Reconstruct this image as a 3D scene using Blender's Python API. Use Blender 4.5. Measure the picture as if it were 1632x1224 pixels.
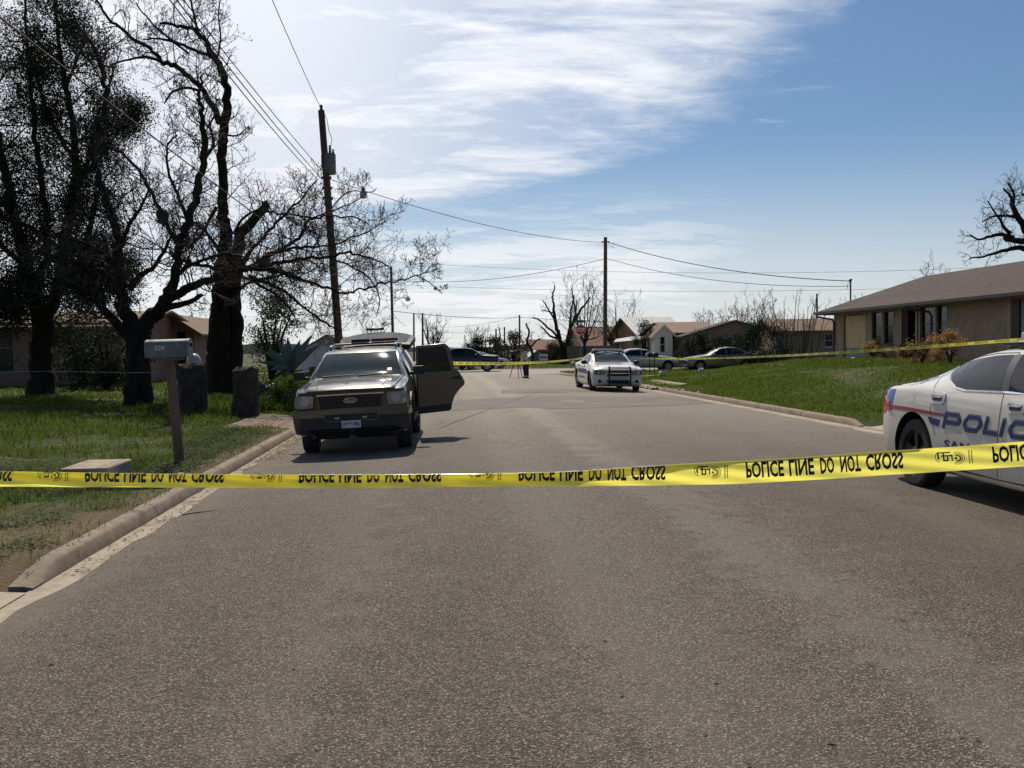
import bpy, bmesh, math, random
import numpy as np
from mathutils import Vector, Matrix
from mathutils.bvhtree import BVHTree
rad = math.radians
for o in list(bpy.data.objects): bpy.data.objects.remove(o)
SC = bpy.context.scene
COL = SC.collection
random.seed(7); np.random.seed(7)

# ------------------------------------------------------------------ camera
CAMH = 1.72
_y, _p, _r = rad(4.42), rad(2.1), rad(0.8)
_F = np.array([math.sin(_y)*math.cos(_p), math.cos(_y)*math.cos(_p), -math.sin(_p)])
_R0 = np.array([math.cos(_y), -math.sin(_y), 0.0]); _U0 = np.cross(_R0, _F)
_R = _R0*math.cos(_r) - _U0*math.sin(_r); _U = _R0*math.sin(_r) + _U0*math.cos(_r)
cd = bpy.data.cameras.new('camera'); cam = bpy.data.objects.new('camera', cd); COL.objects.link(cam)
cd.sensor_width = 36; cd.lens = 36*1500/1632; cd.clip_start = .05; cd.clip_end = 6000
m = Matrix.Identity(4)
for i in range(3):
    m[i][0] = _R[i]; m[i][1] = _U[i]; m[i][2] = -_F[i]
m[2][3] = CAMH
cam.matrix_world = m
SC.camera = cam
SC.render.resolution_x = 1024; SC.render.resolution_y = 768

# ------------------------------------------------------------------ sun, sky, exposure
SUN_AZ, SUN_EL = rad(-4.6), rad(52)
sl = bpy.data.lights.new('sun', 'SUN'); so = bpy.data.objects.new('sun', sl); COL.objects.link(so)
sl.energy = 3.6; sl.angle = rad(.5); sl.color = (1, .90, .76)
sd = Vector((math.sin(SUN_AZ)*math.cos(SUN_EL), math.cos(SUN_AZ)*math.cos(SUN_EL), math.sin(SUN_EL)))
so.rotation_euler = (-sd).to_track_quat('-Z', 'Y').to_euler(); so.location = (0, 0, 40)
SC.view_settings.view_transform = 'Standard'; SC.view_settings.look = 'None'
SC.view_settings.exposure = 0.36; SC.view_settings.gamma = 1
W = bpy.data.worlds.new('World'); SC.world = W; W.use_nodes = True
nt = W.node_tree; nt.nodes.clear()
def wn(t, **k):
    n = nt.nodes.new(t)
    for a, b in k.items(): setattr(n, a, b)
    return n
def wm(op, a, b=None, c=None, clamp=False):
    n = wn('ShaderNodeMath', operation=op, use_clamp=clamp)
    for i, v in enumerate((a, b, c)):
        if v is None: continue
        if isinstance(v, (int, float)): n.inputs[i].default_value = v
        else: nt.links.new(v, n.inputs[i])
    return n.outputs[0]
def wss(v, a, b, lo=0., hi=1.):
    n = wn('ShaderNodeMapRange', interpolation_type='SMOOTHSTEP')
    nt.links.new(v, n.inputs[0])
    for i, x in enumerate((a, b, lo, hi)): n.inputs[i+1].default_value = x
    return n.outputs[0]
sky = wn('ShaderNodeTexSky', sky_type='NISHITA', sun_disc=False)
sky.sun_elevation = SUN_EL; sky.sun_rotation = SUN_AZ; sky.air_density = 1.0; sky.dust_density = .6; sky.ozone_density = 2.2
tc = wn('ShaderNodeTexCoord'); sep = wn('ShaderNodeSeparateXYZ'); nt.links.new(tc.outputs['Generated'], sep.inputs[0])
dx, dy, dz = sep.outputs
DEG = 57.29578
az = wm('MULTIPLY', wm('ARCTAN2', dx, dy), DEG); el = wm('MULTIPLY', wm('ARCSINE', dz), DEG)
den = wm('ADD', wm('MAXIMUM', dz, 0.0), .12)
cu = wn('ShaderNodeCombineXYZ')
nt.links.new(wm('DIVIDE', dx, den), cu.inputs[0]); nt.links.new(wm('DIVIDE', dy, den), cu.inputs[1])
def wnoise(scale, sx, sy, rot, det=6, rough=.55, dist=0., off=0.):
    mp = wn('ShaderNodeMapping'); nt.links.new(cu.outputs[0], mp.inputs[0])
    mp.inputs['Rotation'].default_value[2] = rad(rot); mp.inputs['Scale'].default_value = (sx, sy, 1); mp.inputs['Location'].default_value = (off, off*.7, 0)
    n = wn('ShaderNodeTexNoise'); nt.links.new(mp.outputs[0], n.inputs['Vector'])
    n.inputs['Scale'].default_value = scale; n.inputs['Detail'].default_value = det
    n.inputs['Roughness'].default_value = rough; n.inputs['Distortion'].default_value = dist
    return n.outputs[0]
n1 = wnoise(1.2, 1., 2.0, 38, 8, .6, .5)          # broad streaks
n2 = wnoise(3.6, .9, 2.3, 34, 8, .62, .7, 3.1)    # fine streaks
n3 = wnoise(.9, .9, 1.6, -12, 7, .6, .8, 8.3)
n4 = wnoise(7., 1., 1.3, 35, 6, .6, .3, 5.7)
# edge of the large cirrus sheet as a curve over elevation
fc = wn('ShaderNodeFloatCurve'); cv = fc.mapping.curves[0]
pts = [(7.5, -8), (9.3, 4.5), (10.6, 10.5), (12.2, 14.6), (13.9, 17.8), (15.6, 19.8), (18, 23), (22, 29), (30, 34)]
for i, (e, a) in enumerate(pts):
    q = (min(1, e/30), (a+20)/60)
    if i == 0: cv.points[0].location = (0, 0)
    cv.points.new(*q)
cv.points[len(cv.points)-1].location = (1, (34+20)/60)
fc.mapping.update()
nt.links.new(wm('DIVIDE', el, 30, clamp=True), fc.inputs[1])
edge = wm('SUBTRACT', wm('MULTIPLY', fc.outputs[0], 60), 20)
s = wm('ADD', wm('SUBTRACT', edge, az), wm('ADD', wm('MULTIPLY', wm('SUBTRACT', n2, .5), 5), wm('MULTIPLY', wm('SUBTRACT', n4, .5), 6)))
back = wm('MULTIPLY', wss(az, -105, -60), wss(el, 27, 46, 1, .18))
A = wm('MULTIPLY', wm('MULTIPLY', wss(s, -2.0, 8), back), wm('MAXIMUM', wss(az, -12, 14, .80, .25), wss(wm('ADD', n1, wm('MULTIPLY', n2, .5)), .48, .95, .2, 1.0)))
# thin wisps low in the sky
lowm = wm('MULTIPLY', wm('MULTIPLY', wss(el, 4.0, 11.5, 1, 0), wss(az, 11, 26, 1, .10)), back)
B = wm('MULTIPLY', lowm, wss(wm('ADD', wm('MULTIPLY', n3, .6), wm('MULTIPLY', n2, .4)), .36, .57, .12, .98))
B2 = wm('MULTIPLY', wm('MULTIPLY', wss(az, -10, 12, 1, 0), back), wss(n3, .36, .64, .25, .95))
Cc = wm('MULTIPLY', wss(n2, .62, .8, 0, .35), wss(az, 16, 30, 1, 0))
cm = wm('MAXIMUM', wm('MAXIMUM', A, B), wm('MAXIMUM', B2, Cc))
# brightness of thin cloud around the sun
vd = wn('ShaderNodeVectorMath', operation='DOT_PRODUCT'); nt.links.new(tc.outputs['Generated'], vd.inputs[0]); vd.inputs[1].default_value = sd
ang = wm('MULTIPLY', wm('ARCCOSINE', vd.outputs['Value']), DEG)
hz = wm('MULTIPLY', wss(el, 1, 12, 1.18, 1), wss(ang, 62, 118, 1, .30))  # haze and cloud dimmed away from the sun to cut fill and reflections
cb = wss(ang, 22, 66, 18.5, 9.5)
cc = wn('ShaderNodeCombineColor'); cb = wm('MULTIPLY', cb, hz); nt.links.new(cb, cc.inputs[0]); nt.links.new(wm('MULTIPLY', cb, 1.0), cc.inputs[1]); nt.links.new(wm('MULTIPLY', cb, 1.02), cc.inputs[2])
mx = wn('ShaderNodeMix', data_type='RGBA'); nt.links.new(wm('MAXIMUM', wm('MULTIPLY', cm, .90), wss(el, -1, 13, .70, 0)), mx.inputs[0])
sk = wn('ShaderNodeMix', data_type='RGBA', blend_type='MULTIPLY'); sk.inputs[0].default_value = 1
nt.links.new(sky.outputs[0], sk.inputs[6]); sk.inputs[7].default_value = (.80, .98, 1.13, 1)
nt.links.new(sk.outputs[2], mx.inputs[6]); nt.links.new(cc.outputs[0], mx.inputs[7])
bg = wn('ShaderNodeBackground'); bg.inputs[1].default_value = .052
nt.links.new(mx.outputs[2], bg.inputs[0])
wo = wn('ShaderNodeOutputWorld'); nt.links.new(bg.outputs[0], wo.inputs[0])

# ------------------------------------------------------------------ photo geometry helpers
def ray(px, py): return _F*1500 + _R*(px-816) - _U*(py-612)
def G(px, py, z=0.):
    d = ray(px, py); return np.array([0, 0, CAMH]) + d*((z-CAMH)/d[2])
def D(px, py, Y):
    d = ray(px, py); return np.array([0, 0, CAMH]) + d*(Y/d[1])
def sst(x, a, b):
    t = np.clip((np.asarray(x, float)-a)/(b-a), 0, 1); return t*t*(3-2*t)
KL, KR, CX, CW = -3.0, 8.72, 2.86, 5.86
def crown(x, y=0.):
    t = np.clip((np.asarray(x, float)-CX)/CW, -1, 1); return .16*(1-t*t)*(1-.6*sst(y, 54, 64))
def land(x, y):
    x = np.asarray(x, float); y = np.asarray(y, float)
    l = .14 + .22*sst(-x, 4, 13) + .02*np.sin(x*.9+y*.5)*sst(-x, 4, 6)
    mound = (1-.78*sst(y, 44.5, 53))*(1-.3*sst(y, 30, 14))
    r = .14 + .80*sst(x, 8.9, 18.2)*mound + .02*np.sin(x*.8+y*.6)*sst(x, 9.5, 11)
    z = np.where(x < CX, l, r)
    far = .12 + .0*x
    return z*(1-sst(y, 76, 82)) + far*sst(y, 76, 82)
def gz(x, y):
    if KL < x < KR and y < 63: return float(crown(x, y))
    if 63 <= y < 77: return .06
    return float(land(x, y))
def GL(px, py):
    z = .1
    for _ in range(40):
        p = G(px, py, z); z = z*.5+.5*gz(p[0], p[1])
    return p

# ------------------------------------------------------------------ mesh builder
class MB:
    def __init__(s): s.v = []; s.f = []; s.m = []
    def add(s, vs, fs, mi=0):
        b = len(s.v); s.v.extend([tuple(float(c) for c in q) for q in vs])
        s.f.extend([tuple(i+b for i in f) for f in fs]); s.m.extend([mi]*len(fs)); return s
    def box(s, c, d, rz=0., mi=0, rx=0., ry=0.):
        M = Matrix.Translation(Vector(c)) @ Matrix.Rotation(rz, 4, 'Z') @ Matrix.Rotation(ry, 4, 'Y') @ Matrix.Rotation(rx, 4, 'X')
        vs = [M @ Vector((sx*d[0]/2, sy*d[1]/2, sz*d[2]/2)) for sx in (-1, 1) for sy in (-1, 1) for sz in (-1, 1)]
        return s.add(vs, [(0, 1, 3, 2), (4, 6, 7, 5), (0, 4, 5, 1), (2, 3, 7, 6), (0, 2, 6, 4), (1, 5, 7, 3)], mi)
    def bb(s, x0, x1, y0, y1, z0, z1, mi=0):
        return s.box(((x0+x1)/2, (y0+y1)/2, (z0+z1)/2), (abs(x1-x0), abs(y1-y0), abs(z1-z0)), 0, mi)
    def tube(s, pts, rs, n=8, cap=True, mi=0):
        pts = np.array(pts, float); k = len(pts)
        if np.isscalar(rs): rs = [rs]*k
        T = np.gradient(pts, axis=0); T /= (np.linalg.norm(T, axis=1)[:, None]+1e-9)
        a = np.array([0, 0, 1.]) if abs(T[0][2]) < .9 else np.array([1., 0, 0])
        u = np.cross(T[0], a); u /= np.linalg.norm(u)
        vs = []; cs = np.cos(np.arange(n)*2*math.pi/n); sn = np.sin(np.arange(n)*2*math.pi/n)
        for i in range(k):
            u = u - T[i]*(u@T[i]); u /= (np.linalg.norm(u)+1e-9); w = np.cross(T[i], u)
            vs.append(pts[i] + rs[i]*(cs[:, None]*u + sn[:, None]*w))
        vs = np.concatenate(vs).tolist(); b = len(s.v); s.v.extend(map(tuple, vs))
        for i in range(k-1):
            o = b+i*n
            for j in range(n):
                j2 = (j+1) % n; s.f.append((o+j, o+j2, o+n+j2, o+n+j))
        c = (k-1)*n
        if cap:
            s.f.append(tuple(b+j for j in range(n))[::-1]); s.f.append(tuple(b+(k-1)*n+j for j in range(n))); c += 2
        s.m.extend([mi]*c); return s
    def lathe(s, prof, c=(0, 0, 0), axis='Z', n=24, mi=0, closed=False):
        vs = []; k = len(prof)
        for r, h in prof:
            for j in range(n):
                a = 2*math.pi*j/n; p = (r*math.cos(a), r*math.sin(a), h)
                if axis == 'X': p = (h, p[0], p[1])
                elif axis == 'Y': p = (p[1], h, p[0])
                vs.append((p[0]+c[0], p[1]+c[1], p[2]+c[2]))
        fs = []
        for i in range(k-1 + (1 if closed else 0)):
            i2 = (i+1) % k
            for j in range(n):
                j2 = (j+1) % n; fs.append((i*n+j, i*n+j2, i2*n+j2, i2*n+j))
        if not closed: fs += [tuple(range(n))[::-1], tuple(range((k-1)*n, k*n))]
        return s.add(vs, fs, mi)
    def ell(s, c, r, nu=14, nv=9, mi=0, noise=0., seed=0):
        rg = np.random.RandomState(seed); vs = []
        ph = rg.rand(6)*6
        for i in range(nv+1):
            t = math.pi*i/nv
            for j in range(nu):
                a = 2*math.pi*j/nu
                d = np.array([math.sin(t)*math.cos(a), math.sin(t)*math.sin(a), math.cos(t)])
                k = 1+noise*(math.sin(3*d[0]*2+ph[0])+math.sin(4*d[1]*2+ph[1])+math.sin(5*d[2]+ph[2]+3*d[0]))
                vs.append(np.array(c)+d*np.array(r)*k)
        fs = [(i*nu+j, (i+1)*nu+j, (i+1)*nu+(j+1) % nu, i*nu+(j+1) % nu) for i in range(nv) for j in range(nu)]
        return s.add(vs, fs, mi)
    def prism(s, poly, fn, a, b, mi=0):
        n = len(poly); vs = [fn(u, v, a) for u, v in poly]+[fn(u, v, b) for u, v in poly]
        fs = [tuple(range(n))[::-1], tuple(range(n, 2*n))]+[(i, (i+1) % n, n+(i+1) % n, n+i) for i in range(n)]
        return s.add(vs, fs, mi)
    def build(s, name, mats, parent=None, loc=None, smooth=40, rot=None, bevel=0.):
        me = bpy.data.meshes.new(name); me.from_pydata(s.v, [], s.f)
        if not isinstance(mats, (list, tuple)): mats = [mats]
        for q in mats: me.materials.append(q)
        if any(s.m): me.polygons.foreach_set('material_index', s.m)
        return finish(name, me, parent, loc, smooth, rot, bevel)
def finish(name, me, parent=None, loc=None, smooth=40, rot=None, bevel=0.):
    bm = bmesh.new(); bm.from_mesh(me); bmesh.ops.recalc_face_normals(bm, faces=bm.faces); bm.to_mesh(me); bm.free()
    if smooth:
        me.shade_smooth(); me.set_sharp_from_angle(angle=rad(smooth))
    o = bpy.data.objects.new(name, me); COL.objects.link(o)
    if loc is not None: o.location = loc
    if rot is not None: o.rotation_euler = rot
    if parent: o.parent = parent
    if bevel:
        b = o.modifiers.new('bevel', 'BEVEL'); b.width = bevel; b.segments = 2; b.limit_method = 'ANGLE'; b.angle_limit = rad(40)
    return o
def npmesh(name, v, f, mats, parent=None, smooth=False):
    """big meshes from numpy arrays; f is (n,3) or (n,4)"""
    me = bpy.data.meshes.new(name); k = f.shape[1]
    me.vertices.add(len(v)); me.vertices.foreach_set('co', np.ascontiguousarray(v, dtype=np.float32).ravel())
    me.loops.add(f.size); me.loops.foreach_set('vertex_index', np.ascontiguousarray(f, dtype=np.int32).ravel())
    me.polygons.add(len(f)); me.polygons.foreach_set('loop_start', np.arange(0, f.size, k, dtype=np.int32))
    me.polygons.foreach_set('loop_total', np.full(len(f), k, dtype=np.int32))
    if not isinstance(mats, (list, tuple)): mats = [mats]
    for q in mats: me.materials.append(q)
    me.update(); me.validate()
    if smooth: me.shade_smooth()
    o = bpy.data.objects.new(name, me); COL.objects.link(o)
    if parent: o.parent = parent
    return o
def thing(name, label, cat, loc=(0, 0, 0), rz=0., group=None, rx=0., ry=0.):
    o = bpy.data.objects.new(name, None); COL.objects.link(o); o.location = loc; o.rotation_euler = (rx, ry, rz)
    o.empty_display_size = .2
    return tag(o, label, cat, group)
def tag(o, label, cat, group=None):
    o['label'] = label; o['category'] = cat
    if group: o['group'] = group
    return o
def kind(o, k='structure'): o['kind'] = k; return o

# ------------------------------------------------------------------ materials
MATS = {}
def mat(name, col=(.5, .5, .5), rough=.6, metal=0., col2=None, ns=4., lo=.35, hi=.65, bump=0., bs=60., spec=.5, coat=0., det=5, stretch=None, bd=.02):
    if name in MATS: return MATS[name]
    M = bpy.data.materials.new(name); M.use_nodes = True; t = M.node_tree; b = t.nodes['Principled BSDF']
    b.inputs['Base Color'].default_value = (*col, 1); b.inputs['Roughness'].default_value = rough
    b.inputs['Metallic'].default_value = metal; b.inputs['Specular IOR Level'].default_value = spec
    b.inputs['Coat Weight'].default_value = coat; b.inputs['Coat Roughness'].default_value = .03
    c = t.nodes.new('ShaderNodeTexCoord'); src = c.outputs['Object']
    if stretch:
        mp = t.nodes.new('ShaderNodeMapping'); mp.inputs['Scale'].default_value = stretch; t.links.new(src, mp.inputs[0]); src = mp.outputs[0]
    def noise(sc, d=det, r=.6):
        n = t.nodes.new('ShaderNodeTexNoise'); n.inputs['Scale'].default_value = sc; n.inputs['Detail'].default_value = d
        n.inputs['Roughness'].default_value = r; t.links.new(src, n.inputs['Vector']); return n.outputs[0]
    if col2:
        rr = t.nodes.new('ShaderNodeMapRange'); rr.inputs[1].default_value = lo; rr.inputs[2].default_value = hi
        t.links.new(noise(ns), rr.inputs[0])
        mixn = t.nodes.new('ShaderNodeMix'); mixn.data_type = 'RGBA'
        mixn.inputs[6].default_value = (*col, 1); mixn.inputs[7].default_value = (*col2, 1)
        t.links.new(rr.outputs[0], mixn.inputs[0]); t.links.new(mixn.outputs[2], b.inputs['Base Color'])
    if bump:
        bn = t.nodes.new('ShaderNodeBump'); bn.inputs['Strength'].default_value = bump; bn.inputs['Distance'].default_value = bd
        t.links.new(noise(bs, 3), bn.inputs['Height']); t.links.new(bn.outputs[0], b.inputs['Normal'])
    MATS[name] = M; return M
class NT:
    def __init__(s, name, rough=.8, spec=.5):
        s.M = bpy.data.materials.new(name); s.M.use_nodes = True; s.t = s.M.node_tree; s.b = s.t.nodes['Principled BSDF']
        s.b.inputs['Roughness'].default_value = rough; s.b.inputs['Specular IOR Level'].default_value = spec
        s.co = s.t.nodes.new('ShaderNodeTexCoord').outputs['Object']; MATS[name] = s.M
    def n(s, ty, ins={}, **k):
        q = s.t.nodes.new(ty)
        for a, b in k.items(): setattr(q, a, b)
        for a, b in ins.items():
            if isinstance(b, bpy.types.NodeSocket): s.t.links.new(b, q.inputs[a])
            else: q.inputs[a].default_value = b
        return q
    def noise(s, sc, det=5, r=.6, vec=None, dist=0.): return s.n('ShaderNodeTexNoise', {'Vector': vec or s.co, 'Scale': sc, 'Detail': det, 'Roughness': r, 'Distortion': dist}).outputs[0]
    def map(s, vec, scale=(1, 1, 1), rot=(0, 0, 0)): return s.n('ShaderNodeMapping', {0: vec, 'Scale': scale, 'Rotation': rot}).outputs[0]
    def ss(s, v, a, b, lo=0., hi=1.): return s.n('ShaderNodeMapRange', {0: v, 1: a, 2: b, 3: lo, 4: hi}, interpolation_type='SMOOTHSTEP').outputs[0]
    def math(s, op, a, b=0., clamp=False): return s.n('ShaderNodeMath', {0: a, 1: b}, operation=op, use_clamp=clamp).outputs[0]
    def mix(s, f, a, b, bt='MIX'):
        a = (*a, 1) if isinstance(a, tuple) else a; b = (*b, 1) if isinstance(b, tuple) else b
        return s.n('ShaderNodeMix', {0: f, 6: a, 7: b}, data_type='RGBA', blend_type=bt).outputs[2]
    def bump(s, h, st=.5, d=.01):
        q = s.n('ShaderNodeBump', {'Strength': st, 'Distance': d, 'Height': h}); s.t.links.new(q.outputs[0], s.b.inputs['Normal'])
    def col(s, c): s.t.links.new(c, s.b.inputs['Base Color'])
    def xyz(s): return s.n('ShaderNodeSeparateXYZ', {0: s.co}).outputs

def asphalt():
    q = NT('asphalt', .82, .35); x, y, z = q.xyz()
    big = q.noise(.35, 6, .6); mid = q.noise(2.2, 6, .65); st = q.noise(1.3, 5, .6, q.map(q.co, (1, .18, 1)))
    v1 = q.n('ShaderNodeTexVoronoi', {'Vector': q.co, 'Scale': 112.}); v2 = q.n('ShaderNodeTexVoronoi', {'Vector': q.co, 'Scale': 260.})
    chip = q.n('ShaderNodeSeparateColor', {0: v1.outputs['Color']}).outputs
    base = q.mix(q.ss(big, .3, .7), (.220, .190, .145), (.260, .228, .176))
    base = q.mix(q.ss(mid, .35, .62, 0, .75), base, (.150, .130, .099))
    c = q.mix(q.ss(chip[0], .3, .95), q.mix(.76, base, (.022, .019, .015)), base)
    c = q.mix(q.ss(chip[1], .72, .97, 0, .9), c, (.46, .40, .315))
    c = q.mix(q.ss(chip[2], .80, .97, 0, .6), c, (.24, .155, .085))
    c = q.mix(q.ss(v1.outputs['Distance'], .35, .75, 0, .55), c, (.035, .034, .032))
    c = q.mix(q.ss(q.noise(16, 5, .75), .57, .70, 0, .62), c, (.052, .044, .034))
    # bare worn binder: a smooth grey streak along the middle, with ragged borders
    bx = q.math('ADD', x, q.math('MULTIPLY', q.math('SUBTRACT', mid, .5), 1.5))
    bx = q.math('ADD', bx, q.math('ADD', q.math('MULTIPLY', q.math('SUBTRACT', st, .5), .5), q.math('MULTIPLY', q.math('SUBTRACT', q.noise(6, 5, .7), .5), 1.0)))
    band = q.math('MULTIPLY', q.ss(bx, 1.85, 2.2), q.ss(bx, 2.45, 2.95, 1, 0))
    band2 = q.math('MULTIPLY', q.math('MULTIPLY', q.ss(bx, .6, 1.2), q.ss(bx, 1.3, 2.0, 1, 0)), .55)
    band = q.math('MULTIPLY', q.math('MAXIMUM', band, band2), q.ss(mid, .36, .56, .25, .95))
    smooth_grey = q.mix(q.ss(q.noise(30, 4), .3, .7), (.178, .168, .140), (.21, .197, .165))
    c = q.mix(q.math('MULTIPLY', band, .46), c, smooth_grey)
    # darker, browner coarse strip to the right of it
    right = q.math('MULTIPLY', q.ss(bx, 2.9, 3.8), q.ss(bx, 5.2, 6.8, 1, 0))
    c = q.mix(q.math('MULTIPLY', right, .55), c, q.mix(q.ss(chip[0], .2, .9), (.055, .043, .032), (.17, .132, .095)))
    spots = q.ss(q.noise(5.5, 4, .7), .62, .72, 0, .6); c = q.mix(spots, c, (.055, .052, .048))
    # paler further up the street: grazing-angle sheen put into the colour
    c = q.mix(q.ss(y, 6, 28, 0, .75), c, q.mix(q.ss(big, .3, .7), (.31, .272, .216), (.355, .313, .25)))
    wt = None
    for xc, hw in ((-.75, .42), (.85, .42), (4.5, .45), (6.1, .45)):
        k = q.math('MULTIPLY', q.ss(bx, xc-hw, xc), q.ss(bx, xc, xc+hw, 1, 0)); wt = k if wt is None else q.math('MAXIMUM', wt, k)
    c = q.mix(q.math('MULTIPLY', wt, .22), c, (.26, .235, .19))
    oil = q.math('MULTIPLY', q.math('MULTIPLY', q.ss(bx, -.25, .05), q.ss(bx, .05, .4, 1, 0)), q.ss(st, .45, .65)); c = q.mix(q.math('MULTIPLY', oil, .30), c, (.05, .045, .038))
    # sand washed along both gutters
    gl = q.math('ADD', x, q.math('MULTIPLY', q.math('SUBTRACT', mid, .5), .5))
    c = q.mix(q.ss(gl, -2.85, -2.2, .55, 0), c, (.26, .21, .15)); c = q.mix(q.ss(gl, 7.6, 8.3, 0, .5), c, (.27, .22, .16))
    # thin cracks
    w = q.n('ShaderNodeTexVoronoi', {'Vector': q.math('ADD', 0., 0.) and q.n('ShaderNodeVectorMath', {0: q.map(q.co, (.55, 1.1, 1)), 1: q.n('ShaderNodeTexNoise', {'Vector': q.co, 'Scale': 1.5}).outputs['Color']}, operation='ADD').outputs[0], 'Scale': .7}, feature='DISTANCE_TO_EDGE')
    crack = q.math('MULTIPLY', q.ss(w.outputs['Distance'], .002, .007, 1, 0), q.ss(big, .50, .56))
    c = q.mix(q.math('MULTIPLY', crack, .5), c, (.04, .036, .032))
    q.col(c)
    h = q.math('ADD', q.math('MULTIPLY', v1.outputs['Distance'], q.math('SUBTRACT', 1.05, band)), q.math('MULTIPLY', v2.outputs['Distance'], .4))
    q.bump(h, .9, .016); return q.M
def ground_mat():
    q = NT('lawn_soil', .95, .2); a = q.noise(.5, 6); b = q.noise(4, 6, .7); f = q.noise(45, 4, .7)
    c = q.mix(q.ss(b, .3, .7), (.040, .062, .014), (.075, .098, .024))
    c = q.mix(q.ss(f, .35, .7, 0, .6), c, (.022, .036, .008))
    c = q.mix(q.math('MULTIPLY', q.ss(a, .52, .66), q.ss(b, .42, .6)), c, (.20, .135, .078))
    x, y, z = q.xyz(); nk = q.math('MULTIPLY', q.math('MULTIPLY', q.ss(y, 8.5, 11.5, 1, 0), q.ss(x, -6.5, -4.2)), q.ss(b, .3, .5)); c = q.mix(q.math('MULTIPLY', nk, .6), c, (.22, .155, .095))
    kv = q.math('MULTIPLY', q.ss(x, -3.7, -3.2), q.ss(x, 8., 8.1, 1, 0)); c = q.mix(q.math('MULTIPLY', kv, q.ss(b, .3, .55, .3, .9)), c, (.17, .12, .075)); c = q.mix(q.ss(y, 130, 500), c, (.07, .072, .05))
    q.col(c); q.bump(f, .8, .04); return q.M
def grass_mat(name, g1, g2, dry):
    q = NT(name, .7, .12); a = q.noise(1.1, 5); b = q.noise(9, 3)
    c = q.mix(q.ss(a, .35, .65), g1, g2); c = q.mix(q.ss(b, .56, .72, 0, .8), c, dry); q.col(c)
    tr = q.n('ShaderNodeBsdfTranslucent', {0: q.mix(.5, c, (.16, .26, .02))})
    ms = q.n('ShaderNodeMixShader', {0: .40, 1: q.b.outputs[0], 2: tr.outputs[0]})
    q.t.links.new(ms.outputs[0], q.t.nodes['Material Output'].inputs[0]); return q.M
def leaf_mat(name, g1, g2, trans=.25):
    q = NT(name, .75, .1); c = q.mix(q.ss(q.noise(2.2, 4), .35, .65), g1, g2); q.col(c)
    tr = q.n('ShaderNodeBsdfTranslucent', {0: c}); ms = q.n('ShaderNodeMixShader', {0: trans, 1: q.b.outputs[0], 2: tr.outputs[0]})
    q.t.links.new(ms.outputs[0], q.t.nodes['Material Output'].inputs[0]); return q.M
def concrete(name, c1, c2, dirt=(.07, .055, .045), dl=.56):
    q = NT(name, .9, .3); a = q.noise(1.6, 7, .65); f = q.noise(70, 4, .7); b = q.noise(9, 5)
    c = q.mix(q.ss(b, .3, .7), c1, c2); c = q.mix(q.ss(a, dl, dl+.16, 0, .75), c, dirt); c = q.mix(q.ss(f, .58, .75, 0, .35), c, (.08, .07, .06))
    q.col(c); q.bump(f, .5, .006); return q.M
def brick_mat(name, c1, c2, mortar, sc=1.0):
    q = NT(name, .9, .25); x, y, z = q.xyz(); v = q.n('ShaderNodeCombineXYZ', {0: q.math('ADD', x, y), 1: z}).outputs[0]
    br = q.n('ShaderNodeTexBrick', {'Vector': v, 'Color1': (*c1, 1), 'Color2': (*c2, 1), 'Mortar': (*mortar, 1), 'Scale': sc, 'Mortar Size': .012, 'Brick Width': .22, 'Row Height': .075, 'Bias': .1})
    c = q.mix(q.ss(q.noise(2.5, 6), .3, .7, 0, .5), br.outputs[0], tuple(k*.7 for k in c1))
    q.col(c); q.bump(br.outputs[1], -.5, .01); return q.M
def shingle_mat(name, c1, c2):
    q = NT(name, .92, .2); x, y, z = q.xyz()
    v = q.n('ShaderNodeCombineXYZ', {0: q.math('ADD', x, y), 1: q.math('MULTIPLY', z, 2.6)}).outputs[0]
    br = q.n('ShaderNodeTexBrick', {'Vector': v, 'Color1': (*c1, 1), 'Color2': (*c2, 1), 'Mortar': (*[k*.55 for k in c1], 1), 'Scale': 1., 'Mortar Size': .006, 'Brick Width': .3, 'Row Height': .13})
    f = q.noise(40, 4, .7); c = q.mix(q.ss(f, .35, .7, 0, .5), br.outputs[0], c2); c = q.mix(q.ss(q.noise(.8, 5), .4, .7, 0, .35), c, tuple(k*.6 for k in c1))
    q.col(c); q.bump(br.outputs[1], -.4, .01); return q.M
def bark_mat(name, c1, c2):
    q = NT(name, .95, .15); n = q.noise(7, 6, .7, q.map(q.co, (1, 1, .25)), .4)
    q.col(q.mix(q.ss(n, .35, .65), c1, c2)); q.bump(n, .9, .04); return q.M
def tape_mat():
    q = NT('tape_plastic', .15, .5); n = q.noise(6, 4, .6, q.map(q.co, (.5, 1, 3)))
    c = q.mix(q.ss(n, .3, .7), (.90, .79, .09), (.93, .83, .13)); q.col(c)
    q.bump(n, .15, .01)
    tr = q.n('ShaderNodeBsdfTranslucent', {0: (1.0, .93, .17, 1)}); ms = q.n('ShaderNodeMixShader', {0: .62, 1: q.b.outputs[0], 2: tr.outputs[0]})
    tp = q.n('ShaderNodeBsdfTransparent', {0: (1, .95, .5, 1)}); ms = q.n('ShaderNodeMixShader', {0: .04, 1: ms.outputs[0], 2: tp.outputs[0]})
    q.t.links.new(ms.outputs[0], q.t.nodes['Material Output'].inputs[0]); return q.M
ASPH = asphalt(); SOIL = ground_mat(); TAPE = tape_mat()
PATCH = mat('patch_tar', (.085, .074, .060), .85, col2=(.135, .117, .095), ns=1.2, bump=.5, bs=90, bd=.01)
CONC = concrete('kerb_concrete', (.20, .155, .112), (.28, .225, .168), (.09, .07, .052), .56)
CONC2 = concrete('path_concrete', (.30, .25, .185), (.39, .335, .255), (.13, .10, .07), .50)
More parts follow.
